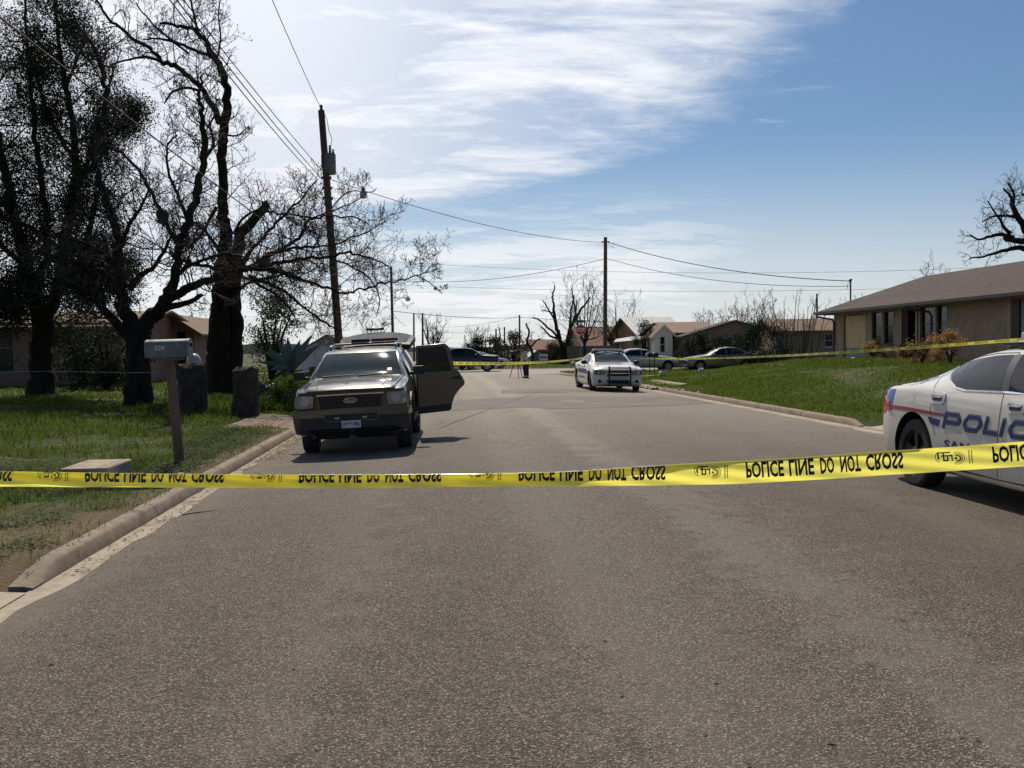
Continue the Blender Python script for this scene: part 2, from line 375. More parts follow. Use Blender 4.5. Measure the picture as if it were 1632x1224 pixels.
GRASS1 = grass_mat('grass_olive', (.082, .092, .024), (.125, .130, .040), (.22, .17, .08))  # olive green of the left lawn
GRASS2 = grass_mat('grass_bright', (.080, .100, .018), (.120, .138, .031), (.18, .15, .06))
BARK = bark_mat('bark_dark', (.016, .012, .010), (.042, .032, .025)); BARK2 = bark_mat('bark_grey', (.045, .038, .032), (.10, .085, .07))
TWIG = mat('twig', (.075, .06, .048), .9, spec=.2); TWIGF = mat('twig_far', (.10, .08, .065), .9, spec=.2)
POLEW = mat('pole_wood', (.075, .052, .04), .9, col2=(.13, .095, .07), ns=12, stretch=(1, 1, .08), bump=.6, bs=20)
BLK = mat('black_plastic', (.012, .012, .013), .45); RUB = mat('rubber', (.018, .018, .018), .8, col2=(.035, .032, .03), ns=8)
STEEL = mat('galvanised', (.22, .22, .215), .5, .6, col2=(.15, .145, .135), ns=7); CHR = mat('chrome', (.75, .76, .78), .12, 1.)
GLASS = mat('car_glass', (.008, .012, .012), .03, spec=.35); TINT = mat('tinted_glass', (.005, .006, .007), .03, spec=.35)
WGLASS = mat('window_glass', (.010, .011, .013), .08, spec=.3); DARK = mat('dark_void', (.008, .008, .008), .9)
WHITE = mat('white_paint', (.75, .75, .73), .5); WIREM = mat('wire', (.03, .03, .032), .6); INK = mat('ink_black', (.015, .013, .01), .5)
HEADL = mat('lamp_lens', (.45, .46, .48), .08, .3, spec=.8); REDL = mat('tail_lens', (.45, .02, .025), .12, spec=.8)
# ------------------------------------------------------------------ ground, road, kerbs
def ground():
    xs = sorted(set([-4000, -1500, -600, -250, -120, -70, -45, -32, -25] + [round(-20+.5*i, 2) for i in range(33)] + [-3.6, -3.3, -3.16, -3.05, -2.9, 0, 3, 6, 8.6, 8.78, 8.88, 8.98] +
        [round(9.5+.5*i, 2) for i in range(33)] + [28, 34, 45, 70, 120, 250, 600, 1500, 4000]))
    ys = sorted(set([-60, -20, -8, -3] + [round(.5*i, 2) for i in range(126)] + [62.9, 63.1, 64, 70, 76, 76.9, 77.2, 78, 80, 83, 88, 95, 105, 120, 150, 200, 300, 500, 900, 1600, 3000, 5500]))
    X, Y = np.meshgrid(xs, ys); Z = land(X, Y)
    road = (X > KL-.1) & (X < KR+.1) & (Y < 63.05) | (Y > 63.05) & (Y < 76.95) & (np.abs(X) < 200)
    cut = (X > -6.05) & (X < KL+.02) & (Y < 7.1) | (X > -4.65) & (X < KL+.02) & (Y > 20.4) & (Y < 24.7)
    drive = (X >= KR) & (X < 12.6) & (Y < 18.9) | (X >= KR) & (X < 10.05) & (Y > 37.3) & (Y < 43.4)
    Z = np.where(road | cut | drive, -.10, Z)
    v = np.stack([X, Y, Z], -1).reshape(-1, 3); nx = len(xs); ny = len(ys)
    i, j = np.meshgrid(np.arange(nx-1), np.arange(ny-1)); a = (j*nx+i).ravel()
    kind(npmesh('ground', v, np.stack([a, a+1, a+nx+1, a+nx], -1), SOIL, smooth=True))
ground()
def sheet(name, xs, ys, zf, m):
    X, Y = np.meshgrid(xs, ys); v = np.stack([X, Y, zf(X, Y)], -1).reshape(-1, 3); nx = len(xs)
    i, j = np.meshgrid(np.arange(nx-1), np.arange(len(ys)-1)); a = (j*nx+i).ravel()
    return kind(npmesh(name, v, np.stack([a, a+1, a+nx+1, a+nx], -1), m, smooth=True))
rng = np.random.RandomState(3)
# carriageway: its borders are ragged where the seal coat ends on the gutter pan
ysr = np.arange(-8, 64.01, .25); nc = 25; tt = np.linspace(0, 1, nc)
le = -2.79+.035*np.convolve(rng.randn(len(ysr)), [.4, .6, .4], 'same'); ri = 8.26+.03*np.convolve(rng.randn(len(ysr)), [.4, .6, .4], 'same')
X = le[:, None]+(ri-le)[:, None]*tt[None]; Y = np.repeat(ysr[:, None], nc, 1); Z = crown(X, Y)+.008
a = (np.arange(len(ysr)-1)[:, None]*nc+np.arange(nc-1)[None]).ravel()
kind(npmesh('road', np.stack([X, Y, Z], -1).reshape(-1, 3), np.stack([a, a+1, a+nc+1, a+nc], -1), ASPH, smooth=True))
sheet('gutter_pan', np.linspace(KL-.02, -2.55, 4), np.arange(-8, 62.1, 1.), lambda x, y: crown(x, y)+.003, CONC2)
sheet('gutter_pan', np.linspace(8.0, KR+.02, 4), np.arange(-8, 60.1, 1.), lambda x, y: crown(x, y)+.003, CONC2)
sheet('cross_street', np.linspace(-190, 190, 60), np.linspace(63.2, 76.9, 8), lambda x, y: .055+0*x, mat('asphalt_far', (.24, .225, .20), .85, col2=(.29, .27, .24), ns=1.2, spec=.3))
sheet('cross_street_edge', np.linspace(KL-4, KR+6, 30), np.linspace(62.3, 64.2, 4), lambda x, y: np.maximum(crown(x, 63)+.003, .059), MATS['asphalt_far'])
sheet('far_gutter', np.linspace(-190, 190, 60), np.array([76.6, 77.3]), lambda x, y: .062+.06*sst(y, 76.7, 77.2), CONC2)
def patch(name, poly, off, m):
    bm = bmesh.new(); f = bm.faces.new([bm.verts.new((x, y, 0)) for x, y in poly])
    for x in np.arange(-2, 9, .6): bmesh.ops.bisect_plane(bm, geom=bm.verts[:]+bm.edges[:]+bm.faces[:], plane_co=(x, 0, 0), plane_no=(1, 0, 0))
    for v in bm.verts: v.co.z = float(crown(v.co.x, v.co.y))+off
    me = bpy.data.meshes.new(name); bm.to_mesh(me); bm.free(); return kind(finish(name, me, None, None, 60))
def patch_m(name, poly, off, m):
    o = patch(name, poly, off, m); o.data.materials.append(m); return o
patch_m('road_patch', [(-.2, 24.9), (.4, 24.6), (1.2, 24.9), (2.3, 25.1), (3.0, 24.2), (4.5, 24.3), (6.5, 25.6), (8.1, 27.2), (8.15, 31.6), (6.0, 30.3), (4.2, 30.6), (2.0, 30.2), (.5, 29.6), (-.1, 28.6)], .014, PATCH)
patch_m('road_patch', [(2.2, 33.2), (2.35, 36.0), (4.6, 36.6), (6.2, 36.3), (6.4, 34.2), (4.2, 33.4)], .014, PATCH)
patch_m('pale_scrape', [(3.55, 27.35), (4.2, 27.3), (4.25, 27.6), (3.6, 27.62)], .020, mat('pale_scrape', (.36, .34, .31), .8))
def kerb(side, x0, y0, y1, drop0=False, drop1=False):
    ys = np.arange(y0, y1+.01, .25); mb = MB(); pr = [(0, -.05), (.0, .02), (.035, .105), (.05, .12), (.075, .130), (.12, .135), (.17, .138), (.17, -.05)]
    rg = np.random.RandomState(int(y0*10)); pts = []
    for k, y in enumerate(ys):
        d = 1.
        if drop0: d = min(1, .25+(y-y0)/.7)
        if drop1: d = min(d, .25+(y1-y)/.7)
        for u, h in pr: pts.append((x0+side*(u+rg.randn()*.003), y, h*d if h > .03 else h))
    n = len(pr); fs = []
    for k in range(len(ys)-1):
        for j in range(n-1): fs.append((k*n+j, k*n+j+1, (k+1)*n+j+1, (k+1)*n+j))
    fs += [tuple(range(n)), tuple(range((len(ys)-1)*n, len(ys)*n))[::-1]]
    mb.add(pts, fs); 
    return kind(mb.build('kerb', CONC, smooth=50))
def joints(side, x0, ys):
    mb = MB()
    for y in ys: mb.prism([(-.003, -.04), (-.003, .02), (.032, .108), (.048, .123), (.075, .133), (.12, .138), (.165, .140), (.165, -.04)], lambda u, v, a: (x0+side*u, a, v), y-.004, y+.004)
    return kind(mb.build('kerb_joints', mat('joint_dark', (.09, .07, .055), .95)))
kerb(-1, KL, 7.1, 20.2, True, True); kerb(-1, KL, 25.2, 60)
kerb(1, KR, 19.0, 37.2, True, True); kerb(1, KR, 43.5, 49.0, True, False)
joints(-1, KL, [10.2, 13.3, 16.4, 19.3]); joints(1, KR, [22.2, 25.4, 28.6, 31.8, 35])
def apron(xa, xb, ya, yb, za, zb, m, name='driveway_apron'):
    xs = np.linspace(xa, xb, 8); ys = np.linspace(ya, yb, 10)
    return sheet(name, xs, ys, lambda x, y: za+(zb-za)*np.clip((x-xa)/(xb-xa), 0, 1), m)
apron(KL, -6.0, -4, 7.0, .012, .185, CONC2); apron(KR, 12.5, 8, 18.9, .012, .30, CONC2)
apron(KL-.01, -4.6, 20.4, 24.6, .015, .165, mat('dirt_drive', (.13, .09, .06), .95, col2=(.21, .15, .105), ns=3, bump=.5, bs=20))
apron(KR, 10.0, 37.4, 43.3, .012, .24, CONC2)
# concrete drive across the far end of the right lawn
sheet('far_driveway', np.linspace(8.9, 19, 24), np.linspace(48.6, 51.4, 5), lambda x, y: land(x, y)+.02+.0*x, CONC2)
# bits of broken kerb
mb = MB()
for k in range(26):
    y = 37.3+rng.rand()*6; mb.ell((KR-.1+rng.randn()*.12, y, .06), (.05+rng.rand()*.12, .06+rng.rand()*.15, .03+rng.rand()*.05), 7, 4, noise=.15, seed=k)
for k in range(9):
    y = 30+rng.rand()*7; mb.ell((KR+.19+rng.randn()*.06, y, .15), (.03+rng.rand()*.06, .05+rng.rand()*.12, .015+rng.rand()*.03), 7, 4, noise=.15, seed=k)
mb.build('broken_kerb_pieces', CONC2)['kind'] = 'stuff'
# corner kerb curving into the cross street
CP = cr_xy = np.array([(8.72, 48.9), (8.66, 51.5), (8.35, 54.5), (7.9, 57.0), (7.6, 59.0), (7.75, 60.7), (8.5, 61.9), (10.0, 62.6), (13.0, 62.8)])
tq = np.linspace(0, 1, 40); cx_ = np.interp(tq, np.linspace(0, 1, len(CP)), CP[:, 0]); cy_ = np.interp(tq, np.linspace(0, 1, len(CP)), CP[:, 1]); kk = np.ones(5)/5
cx_ = np.convolve(np.pad(cx_, 2, 'edge'), kk, 'valid'); cy_ = np.convolve(np.pad(cy_, 2, 'edge'), kk, 'valid')
pr = [(0, -.05), (.03, .15), (.06, .19), (.24, .20), (.24, -.05)]; vs = []; tx, ty = np.gradient(cx_), np.gradient(cy_); tl = np.hypot(tx, ty); tx /= tl; ty /= tl
for x, y, a, b in zip(cx_, cy_, tx, ty):
    for u, h in pr: vs.append((x+b*u, y-a*u, h))
mb = MB(); mb.add(vs, [(k*5+j, k*5+j+1, k*5+6+j, k*5+5+j) for k in range(39) for j in range(4)]); kind(mb.build('corner_kerb', CONC2))
vs = []
for x, y, a, b in zip(cx_, cy_, tx, ty): vs += [(x+b*.2, y-a*.2, .185), (13.2, min(y, 62.5), .185)]
kind(MB().add(vs, [(2*k, 2*k+1, 2*k+3, 2*k+2) for k in range(39)]).build('corner_verge', SOIL))
# distant hills
vs = []; n = 160
for k in range(n):
    x = -2600+5200*k/(n-1); h = 13+5*math.sin(k*.13)+3*math.sin(k*.37+1)+1.5*math.sin(k*.9)
    vs += [(x, 1500, -2), (x, 1560, h*.8), (x, 1700, h), (x, 2300, -2)]
mb = MB(); mb.add(vs, [(k*4+j, k*4+4+j, k*4+5+j, k*4+1+j) for k in range(n-1) for j in range(3)])
kind(mb.build('hills', mat('hill_far', (.030, .036, .038), 1., col2=(.05, .055, .05), ns=.02, spec=0)))

# ------------------------------------------------------------------ grass
def grass(name, n, xa, xb, ya, yb, hmin, hmax, wd, m, dens, seed, tall=None, label=None):
    rg = np.random.RandomState(seed); x = xa+(xb-xa)*rg.rand(n*2)
    y = ya+(yb-ya)*rg.rand(n*2)**1.0
    keep = rg.rand(n*2) < dens(x, y, rg); x = x[keep][:n]; y = y[keep][:n]; k = len(x)
    z = land(x, y)-.01
    dist = np.hypot(x, y); h = (hmin+(hmax-hmin)*rg.rand(k)**1.8)*(1+.0*dist)
    if tall is not None: h = h*tall(x, y)
    w = wd*(.6+.8*rg.rand(k))*np.clip(dist/12, .7, 3.2)
    a = rg.rand(k)*6.283; b = rg.rand(k)*6.283; ln = h*(.15+.7*rg.rand(k))
    ux, uy = np.cos(a)*w/2, np.sin(a)*w/2; lx, ly = np.cos(b)*ln, np.sin(b)*ln
    P = np.zeros((k, 5, 3))
    P[:, 0] = np.stack([x-ux, y-uy, z], -1); P[:, 1] = np.stack([x+ux, y+uy, z], -1)
    P[:, 2] = np.stack([x+ux*.8+lx*.35, y+uy*.8+ly*.35, z+h*.6], -1); P[:, 3] = np.stack([x-ux*.8+lx*.35, y-uy*.8+ly*.35, z+h*.6], -1)
    P[:, 4] = np.stack([x+lx, y+ly, z+h], -1)
    i = np.arange(k)*5; f = np.concatenate([np.stack([i, i+1, i+2], -1), np.stack([i, i+2, i+3], -1), np.stack([i+3, i+2, i+4], -1)])
    o = npmesh(name, P.reshape(-1, 3), f, m); kind(o, 'stuff'); return o
def fbm(x, y, s, seed=0):
    v = 0
    for k in range(4):
        f = s*2**k; v = v+np.sin(x*f*1.3+seed+k*1.7+1.9*np.sin(y*f*.7+k))*np.sin(y*f*1.1+seed*2+k+1.7*np.sin(x*f*.8))/2**k
    return v
def dl(x, y, rg):
    d = sst(fbm(x, y, .9, 1), -.75, .25)*.9+.1
    bare = ((x < -4.2) & (x > -5.0) & (y > 11.8) & (y < 13.0)) | ((x > -4.65) & (y > 20.3) & (y < 24.7)) | ((x > -6.4) & (y < 7.1)) | ((x > -4.25) & (y > 11.2) & (y < 12.35))
    d = d*(1-.5*(1-sst(y, 7.5, 10.0))*sst(fbm(x, y, 1.2, 3), -.5, .3)*sst(x, -6.5, -4.4))
    return np.where(bare, 0, d)*np.clip(14/np.hypot(x, y), .35, 1.)*np.where(x > -3.5, .4, 1)
grass('grass', 120000, -17, -3.1, 5, 33, .03, .11, .010, GRASS1, dl, 11, lambda x, y: 1+.9*sst(fbm(x, y, .7, 5), .2, .9)+.5*sst(-x, 4, 6))
grass('grass', 26000, -8.0, -3.3, 25.3, 32, .07, .24, .014, GRASS2, lambda x, y, r: np.ones_like(x), 12, lambda x, y: 1+.4*fbm(x, y, 1.1, 5))
def dr(x, y, rg):
    d = sst(fbm(x, y, .6, 9), -1.1, .1)*.75+.25
    d = np.where((y > 48.4) & (y < 51.6), 0, d); d = np.where((y < 19) & (x < 12.6), 0, d)
    worn = np.exp(-((x-14.2-.12*(y-31)-.5*np.sin(y*.6))/1.3)**2-((y-31)/8.)**2)+.8*np.exp(-((x-16.6)/.9)**2-((y-33)/2.)**2); return d*(1-np.clip(.92*worn, 0, .97))
grass('grass', 130000, 8.84, 20.4, 17, 58, .03, .10, .009, GRASS2, dr, 13, lambda x, y: 1+1.4*sst(x, 15.5, 18.5)*sst(y, 28, 40)+.7*sst(fbm(x, y, .8, 2), .0, .9))
grass('grass', 40000, -60, 60, 77.3, 112, .05, .14, .02, GRASS2, lambda x, y, r: np.ones_like(x), 14)
grass('grass', 20000, -30, -3.3, 33, 62, .05, .14, .02, GRASS1, lambda x, y, r: np.ones_like(x)*.8, 15)
grass('grass', 9000, 7.7, 13, 49.5, 62.4, .10, .20, .012, GRASS2, lambda x, y, r: (x > np.interp(y, cy_[:24], cx_[:24])+.25).astype(float), 16)
# broad-leaved weeds along the left verge and litter in the gutters
def tufts(name, n, xa, xb, ya, yb, m, seed, size, hh, clump=True):
    rg = np.random.RandomState(seed); P = []; F = []
    for k in range(n):
        x = xa+(xb-xa)*rg.rand(); y = ya+(yb-ya)*rg.rand(); r = size*(.5+rg.rand()); q = 40
        if clump and fbm(x, y, 1.3, seed) < -.1+.5*(rg.rand()-.5): continue
        a = rg.rand(q)*6.283; d = r*rg.rand(q)**.7; h = hh*rg.rand(q)*(1-d/r*.6); s = .006+.010*rg.rand(q)
        px, py = x+d*np.cos(a), y+d*np.sin(a); pz = land(px, py)+h
        t = rg.rand(q)*6.283; tl = (rg.rand(q)-.3)*1.2
        ux, uy, uz = np.cos(t)*s*1.7, np.sin(t)*s*1.7, tl*s; wx, wy, wz = -np.sin(t)*s, np.cos(t)*s, .4*s
        b = len(P)*4; Q = np.stack([np.stack([px, py, pz], -1), np.stack([px+ux*.5+wx, py+uy*.5+wy, pz+uz*.5+wz], -1), np.stack([px+ux*1.6, py+uy*1.6, pz+uz*1.4], -1), np.stack([px+ux*.5-wx, py+uy*.5-wy, pz+uz*.5+wz*.3], -1)], 1)
        P.append(Q)
    P = np.concatenate(P).reshape(-1, 3); i = np.arange(len(P)//4)*4; o = npmesh(name, P, np.stack([i, i+1, i+2, i+3], -1), m); return kind(o, 'stuff')
WEED = leaf_mat('weed_leaf', (.040, .068, .016), (.07, .10, .03), .3)
tufts('weeds', 620, -4.6, -3.3, 7.6, 20, WEED, 5, .22, .14); tufts('weeds', 420, -12, -4.2, 6.5, 22, WEED, 6, .28, .20)
tufts('weeds', 110, -5.9, -4.7, 11.0, 13.2, WEED, 8, .28, .36, False)
tufts('weeds', 330, 9.0, 19, 17, 46, WEED, 9, .3, .12)
LITTER = mat('dead_leaf', (.10, .055, .028), .9, col2=(.045, .03, .02), ns=20)
def litter(n, xf, ya, yb, seed):
    rg = np.random.RandomState(seed); x = xf(rg, n); y = ya+(yb-ya)*rg.rand(n); z = np.maximum(crown(x, y), 0)+.013
    s = .008+.02*rg.rand(n)**2; a = rg.rand(n)*6.283; tl = (rg.rand(n)-.2)*.8
    P = np.stack([np.stack([x, y, z], -1), np.stack([x+s*np.cos(a), y+s*np.sin(a), z+s*.25], -1), np.stack([x+s*1.8*np.cos(a+.5), y+s*1.8*np.sin(a+.5), z+s*tl.clip(0)], -1), np.stack([x+s*np.cos(a+1.1), y+s*np.sin(a+1.1), z+.002], -1)], 1).reshape(-1, 3)
    i = np.arange(n)*4; kind(npmesh('leaf_litter', P, np.stack([i, i+1, i+2, i+3], -1), LITTER), 'stuff')
litter(900, lambda r, n: -2.96+.16*np.abs(r.randn(n)), 7.5, 20, 1); litter(1500, lambda r, n: -2.95+.25*np.abs(r.randn(n)), 15, 21, 2); litter(400, lambda r, n: 8.68-.1*np.abs(r.randn(n)), 19, 36, 3)
litter(260, lambda r, n: -2.4+9*r.rand(n), 3, 20, 4)
mb = MB(); g0, g1 = GL(290, 823), GL(344, 815); mb.tube([g0+[0, 0, .015], g0*.6+g1*.4+[0, .02, .016], g0*.25+g1*.75+[0, -.015, .016], g1+[0, 0, .014]], [.005, .005, .004, .002], 5)
tag(mb.build('stick', TWIG), 'thin dry stick lying on the asphalt beside the left gutter', 'stick')
# concrete step and slab by the mailbox
mb = MB(); mb.box((-4.40, 12.42, .165), (.58, 1.0, .33), rad(2)); o = mb.build('concrete_step', CONC2, bevel=.02); tag(o, 'low pale concrete block in the grass left of the mailbox', 'concrete block')
mb = MB(); mb.box((-3.72, 11.8, .13), (.92, 1.0, .15), rad(2)); o = mb.build('kerb_slab', CONC2, bevel=.015); tag(o, 'flat concrete slab between the mailbox post and the left kerb', 'concrete slab')
# ------------------------------------------------------------------ vehicles
def paint(name, col, rough=.28, metal=0., coat=.8, dirt=(.25, .21, .16), damt=.35):
    q = NT(name, rough, .12 if coat == 0 else .5); q.b.inputs['Metallic'].default_value = metal; q.b.inputs['Coat Weight'].default_value = coat; q.b.inputs['Coat Roughness'].default_value = .05
    x, y, z = q.xyz(); n = q.noise(3.5, 5, .65)
    low = q.math('MULTIPLY', q.ss(z, .25, .75, 1, 0), q.ss(n, .3, .7, .3, 1)); c = q.mix(q.math('MULTIPLY', low, damt), col, dirt)
    c = q.mix(q.ss(n, .55, .8, 0, .08), c, dirt); q.col(c); return q.M
def smk(keys, L):
    g = np.linspace(-.1, L+.1, 420); v = np.interp(g, [k[0] for k in keys], [k[1] for k in keys]); k = max(3, int(.16/(L+.2)*420)) | 1
    for _ in range(2): v = np.convolve(np.pad(v, k//2, 'edge'), np.ones(k)/k, 'valid')
    return lambda y: float(np.interp(y, g, v))
def cr(P, n):
    P = np.array(P); out = []
    for i in range(len(P)-1):
        a, b, c, d = P[max(i-1, 0)], P[i], P[i+1], P[min(i+2, len(P)-1)]
        for t in np.arange(n)/n: out.append(.5*((2*b)+(c-a)*t+(2*a-5*b+4*c-d)*t*t+(3*b-a-3*c+d)*t**3))
    out.append(P[-1]); return np.array(out)
def shell(S):
    L = S['L']; f = {k: smk(S[k], L) for k in ('zb', 'w', 'zs', 'zr', 'wr', 'cr')}
    ys = np.unique(np.concatenate([[0, .01, .03, .06, .1, .16], np.linspace(.22, L-.22, 76), [L-.16, L-.1, L-.06, L-.03, L-.01, L]])); V = []; n = 0
    for y in ys:
        zb, w, zs, zr, wr, c = (f[k](y) for k in ('zb', 'w', 'zs', 'zr', 'wr', 'cr'))
        for d, e in ((y, .16), (L-y, .16)):
            if d < e:
                i = S.get('rnd', .07)*(1-math.sqrt(max(0, 1-(1-d/e)**2))); w -= i; zs -= i*.5; zr -= i*.6; zb += i*.8; wr -= i
        zr = max(zr, zs+.015); hh = zs-zb; cab = min(1, max(0, (zr-zs-.05)/.3)); bl = S.get('bulge', .015)*cab
        P = [(0, zb), (w*.8, zb), (w*.945, zb+.03), (w*.985, zb+.2*hh), (w, zb+.5*hh), (w*.99, zb+.8*hh), (w*S.get('sh', .95), zs)]
        xr = w*S.get('sh', .95)
        P += [((xr+wr)/2+bl+.01, (zs+zr)/2), (wr+bl*.3, zr-.015), (wr*.94, zr+c*.25), (wr*.6, zr+c*.75), (0, zr+c)]
        H = cr(P, 4); H[:, 0] = np.maximum(H[:, 0], 0); H[0, 0] = H[-1, 0] = 0
        xn = H[:, 0]/max(w, .1); yy = np.full(len(H), y)
        if y < .9: yy = yy + S.get('bf', .12)*(xn**3)*(1-y/.9)
        if y > L-.9: yy = yy - S.get('br', .12)*(xn**3)*(1-(L-y)/.9)
        full = np.concatenate([np.stack([H[:, 0], yy, H[:, 1]], -1), np.stack([-H[-2:0:-1, 0], yy[-2:0:-1], H[-2:0:-1, 1]], -1)])
        V.append(full); n = len(full)
    V = np.concatenate(V); F = [(k*n+j, k*n+(j+1) % n, (k+1)*n+(j+1) % n, (k+1)*n+j) for k in range(len(ys)-1) for j in range(n)]
    h = n//2
    for b, rv in ((0, False), ((len(ys)-1)*n, True)):
        for j in range(h):
            q = (b+j, b+j+1, b+(n-j-1) % n, b+(n-j) % n) if j else (b, b+1, b+n-1)
            if j == h-1: q = (b+j, b+j+1, b+n-j)[0:2]+(b+(n-j) % n,)
            if len(set(q)) >= 3: F.append(q if rv else q[::-1])
    return V, F
def car_body(S, root, pm, arches):
    V, F = shell(S); mb = MB(); mb.add(V, F); o = mb.build('body', [pm, DARK], None, smooth=0)
    cutters = []
    for (y, z, r) in arches:
        for sx in (-1, 1):
            c = MB().lathe([(r, .52), (r, 1.6)], (0, y, z), 'X', 40) if sx > 0 else MB().lathe([(r, -1.6), (r, -.52)], (0, y, z), 'X', 40)
            co = c.build('cut', [pm, DARK], None, smooth=0); co.data.polygons.foreach_set('material_index', [1]*len(co.data.polygons)); cutters.append(co)
            md = o.modifiers.new('b', 'BOOLEAN'); md.operation = 'DIFFERENCE'; md.object = co; md.solver = 'EXACT'
    dg = bpy.context.evaluated_depsgraph_get(); dg.update()
    me = bpy.data.meshes.new_from_object(o.evaluated_get(dg)); o.modifiers.clear(); o.data = me; o.parent = root
    for c in cutters: bpy.data.objects.remove(c)
    me.shade_smooth(); me.set_sharp_from_angle(angle=rad(38))
    bm = bmesh.new(); mb2 = bpy.data.meshes.new('t'); mb3 = MB(); mb3.add(V, F); mb2.from_pydata(mb3.v, [], mb3.f); bm.from_mesh(mb2); bvh = BVHTree.FromBMesh(bm); bm.free()
    return o, bvh
def _cast(bvh, o, d):
    h = bvh.ray_cast(Vector(o), Vector(d).normalized())
    return h
def proj(bvh, face, u, v, off):
    """map 2-D decal coordinates onto the body: face is L/R (y,z), F/B (x,z) or T (x,y)"""
    if face in 'LR':
        s = 1 if face == 'L' else -1; o, d = (s*6, u, v), (-s, 0, 0)
    elif face == 'F': o, d = (u, -6, v), (0, 1, 0)
    elif face == 'B': o, d = (u, 12, v), (0, -1, 0)
    else: o, d = (u, v, 6), (0, 0, -1)
    p, nrm, i, dist = _cast(bvh, o, d)
    if p is None: p, nrm, i, dist = bvh.find_nearest(Vector(o)+Vector(d)*5)
    return p + nrm*off if nrm.dot(Vector(d)) < 0 else p-nrm*off
def decal(name, polys, face, bvh, off, m, parent, thick=0., cell=.07, bm=None, smooth=35):
    if bm is None:
        bm = bmesh.new()
        if polys and isinstance(polys[0][0], (int, float)): polys = [polys]
        for P in polys: bm.faces.new([bm.verts.new((u, v, 0)) for u, v in P])
    if cell:
        us = [q.co.x for q in bm.verts]; vs = [q.co.y for q in bm.verts]
        for a in np.arange(min(us)+cell, max(us), cell): bmesh.ops.bisect_plane(bm, geom=bm.verts[:]+bm.edges[:]+bm.faces[:], plane_co=(a, 0, 0), plane_no=(1, 0, 0))
        for a in np.arange(min(vs)+cell, max(vs), cell): bmesh.ops.bisect_plane(bm, geom=bm.verts[:]+bm.edges[:]+bm.faces[:], plane_co=(0, a, 0), plane_no=(0, 1, 0))
    uv = {q: (q.co.x, q.co.y) for q in bm.verts}
    for q, (a, b) in uv.items(): q.co = proj(bvh, face, a, b, off+thick)
    if thick:
        r = bmesh.ops.extrude_face_region(bm, geom=bm.faces[:]); nv = [g for g in r['geom'] if isinstance(g, bmesh.types.BMVert)]
        dd = {'L': (-1, 0, 0), 'R': (1, 0, 0), 'F': (0, 1, 0), 'B': (0, -1, 0), 'T': (0, 0, -1)}[face]
        bmesh.ops.translate(bm, verts=nv, vec=Vector(dd)*(thick+off+.02))
    else:
        # make the normals face outwards
        dd = Vector({'L': (1, 0, 0), 'R': (-1, 0, 0), 'F': (0, -1, 0), 'B': (0, 1, 0), 'T': (0, 0, 1)}[face]); bm.normal_update()
        for f in bm.faces:
            if f.normal.dot(dd) < 0: f.normal_flip()
    me = bpy.data.meshes.new(name); bm.to_mesh(me); bm.free()
    if thick:
        b2 = bmesh.new(); b2.from_mesh(me); bmesh.ops.recalc_face_normals(b2, faces=b2.faces); b2.to_mesh(me); b2.free()
    me.materials.append(m); me.shade_smooth(); me.set_sharp_from_angle(angle=rad(smooth))
    o = bpy.data.objects.new(name, me); COL.objects.link(o); o.parent = parent; return o
def strip(pts, w):
    """ribbon polygons along a 2-D polyline"""
    P = np.array(pts, float); T = np.gradient(P, axis=0); T /= np.linalg.norm(T, axis=1)[:, None]; N = np.stack([-T[:, 1], T[:, 0]], -1)*w/2
    return [[tuple(P[i]+N[i]), tuple(P[i+1]+N[i+1]), tuple(P[i+1]-N[i+1]), tuple(P[i]-N[i])] for i in range(len(P)-1)]
def text_bm(txt, size=1., offset=0., shear=0., res=3, space=1.):
    cu = bpy.data.curves.new('t', 'FONT'); cu.body = txt; cu.size = size; cu.offset = offset; cu.shear = shear; cu.resolution_u = res; cu.space_character = space
    ob = bpy.data.objects.new('t', cu); COL.objects.link(ob); dg = bpy.context.evaluated_depsgraph_get(); dg.update()
    me = bpy.data.meshes.new_from_object(ob.evaluated_get(dg)); bm = bmesh.new(); bm.from_mesh(me)
    bpy.data.objects.remove(ob); bpy.data.meshes.remove(me); return bm
def fit_bm(bm, u0, u1, v0, v1, flipu=False, flipv=False):
    us = [q.co.x for q in bm.verts]; vs = [q.co.y for q in bm.verts]; a, b, c, d = min(us), max(us), min(vs), max(vs)
    for q in bm.verts:
        s = (q.co.x-a)/(b-a); t = (q.co.y-c)/(d-c)
        if flipu: s = 1-s
        if flipv: t = 1-t
        q.co = (u0+s*(u1-u0), v0+t*(v1-v0), 0)
    return bm
def bm_obj(name, bm, m, parent=None, xf=None, smooth=0):
    if xf:
        for q in bm.verts: q.co = xf(q.co.x, q.co.y)
    me = bpy.data.meshes.new(name); bm.to_mesh(me); bm.free(); me.materials.append(m)
    o = bpy.data.objects.new(name, me); COL.objects.link(o)
    if parent: o.parent = parent
    return o
RIMD = mat('rim_steel', (.05, .05, .052), .45, .7); RIMA = mat('rim_alloy', (.42, .43, .44), .3, .9)
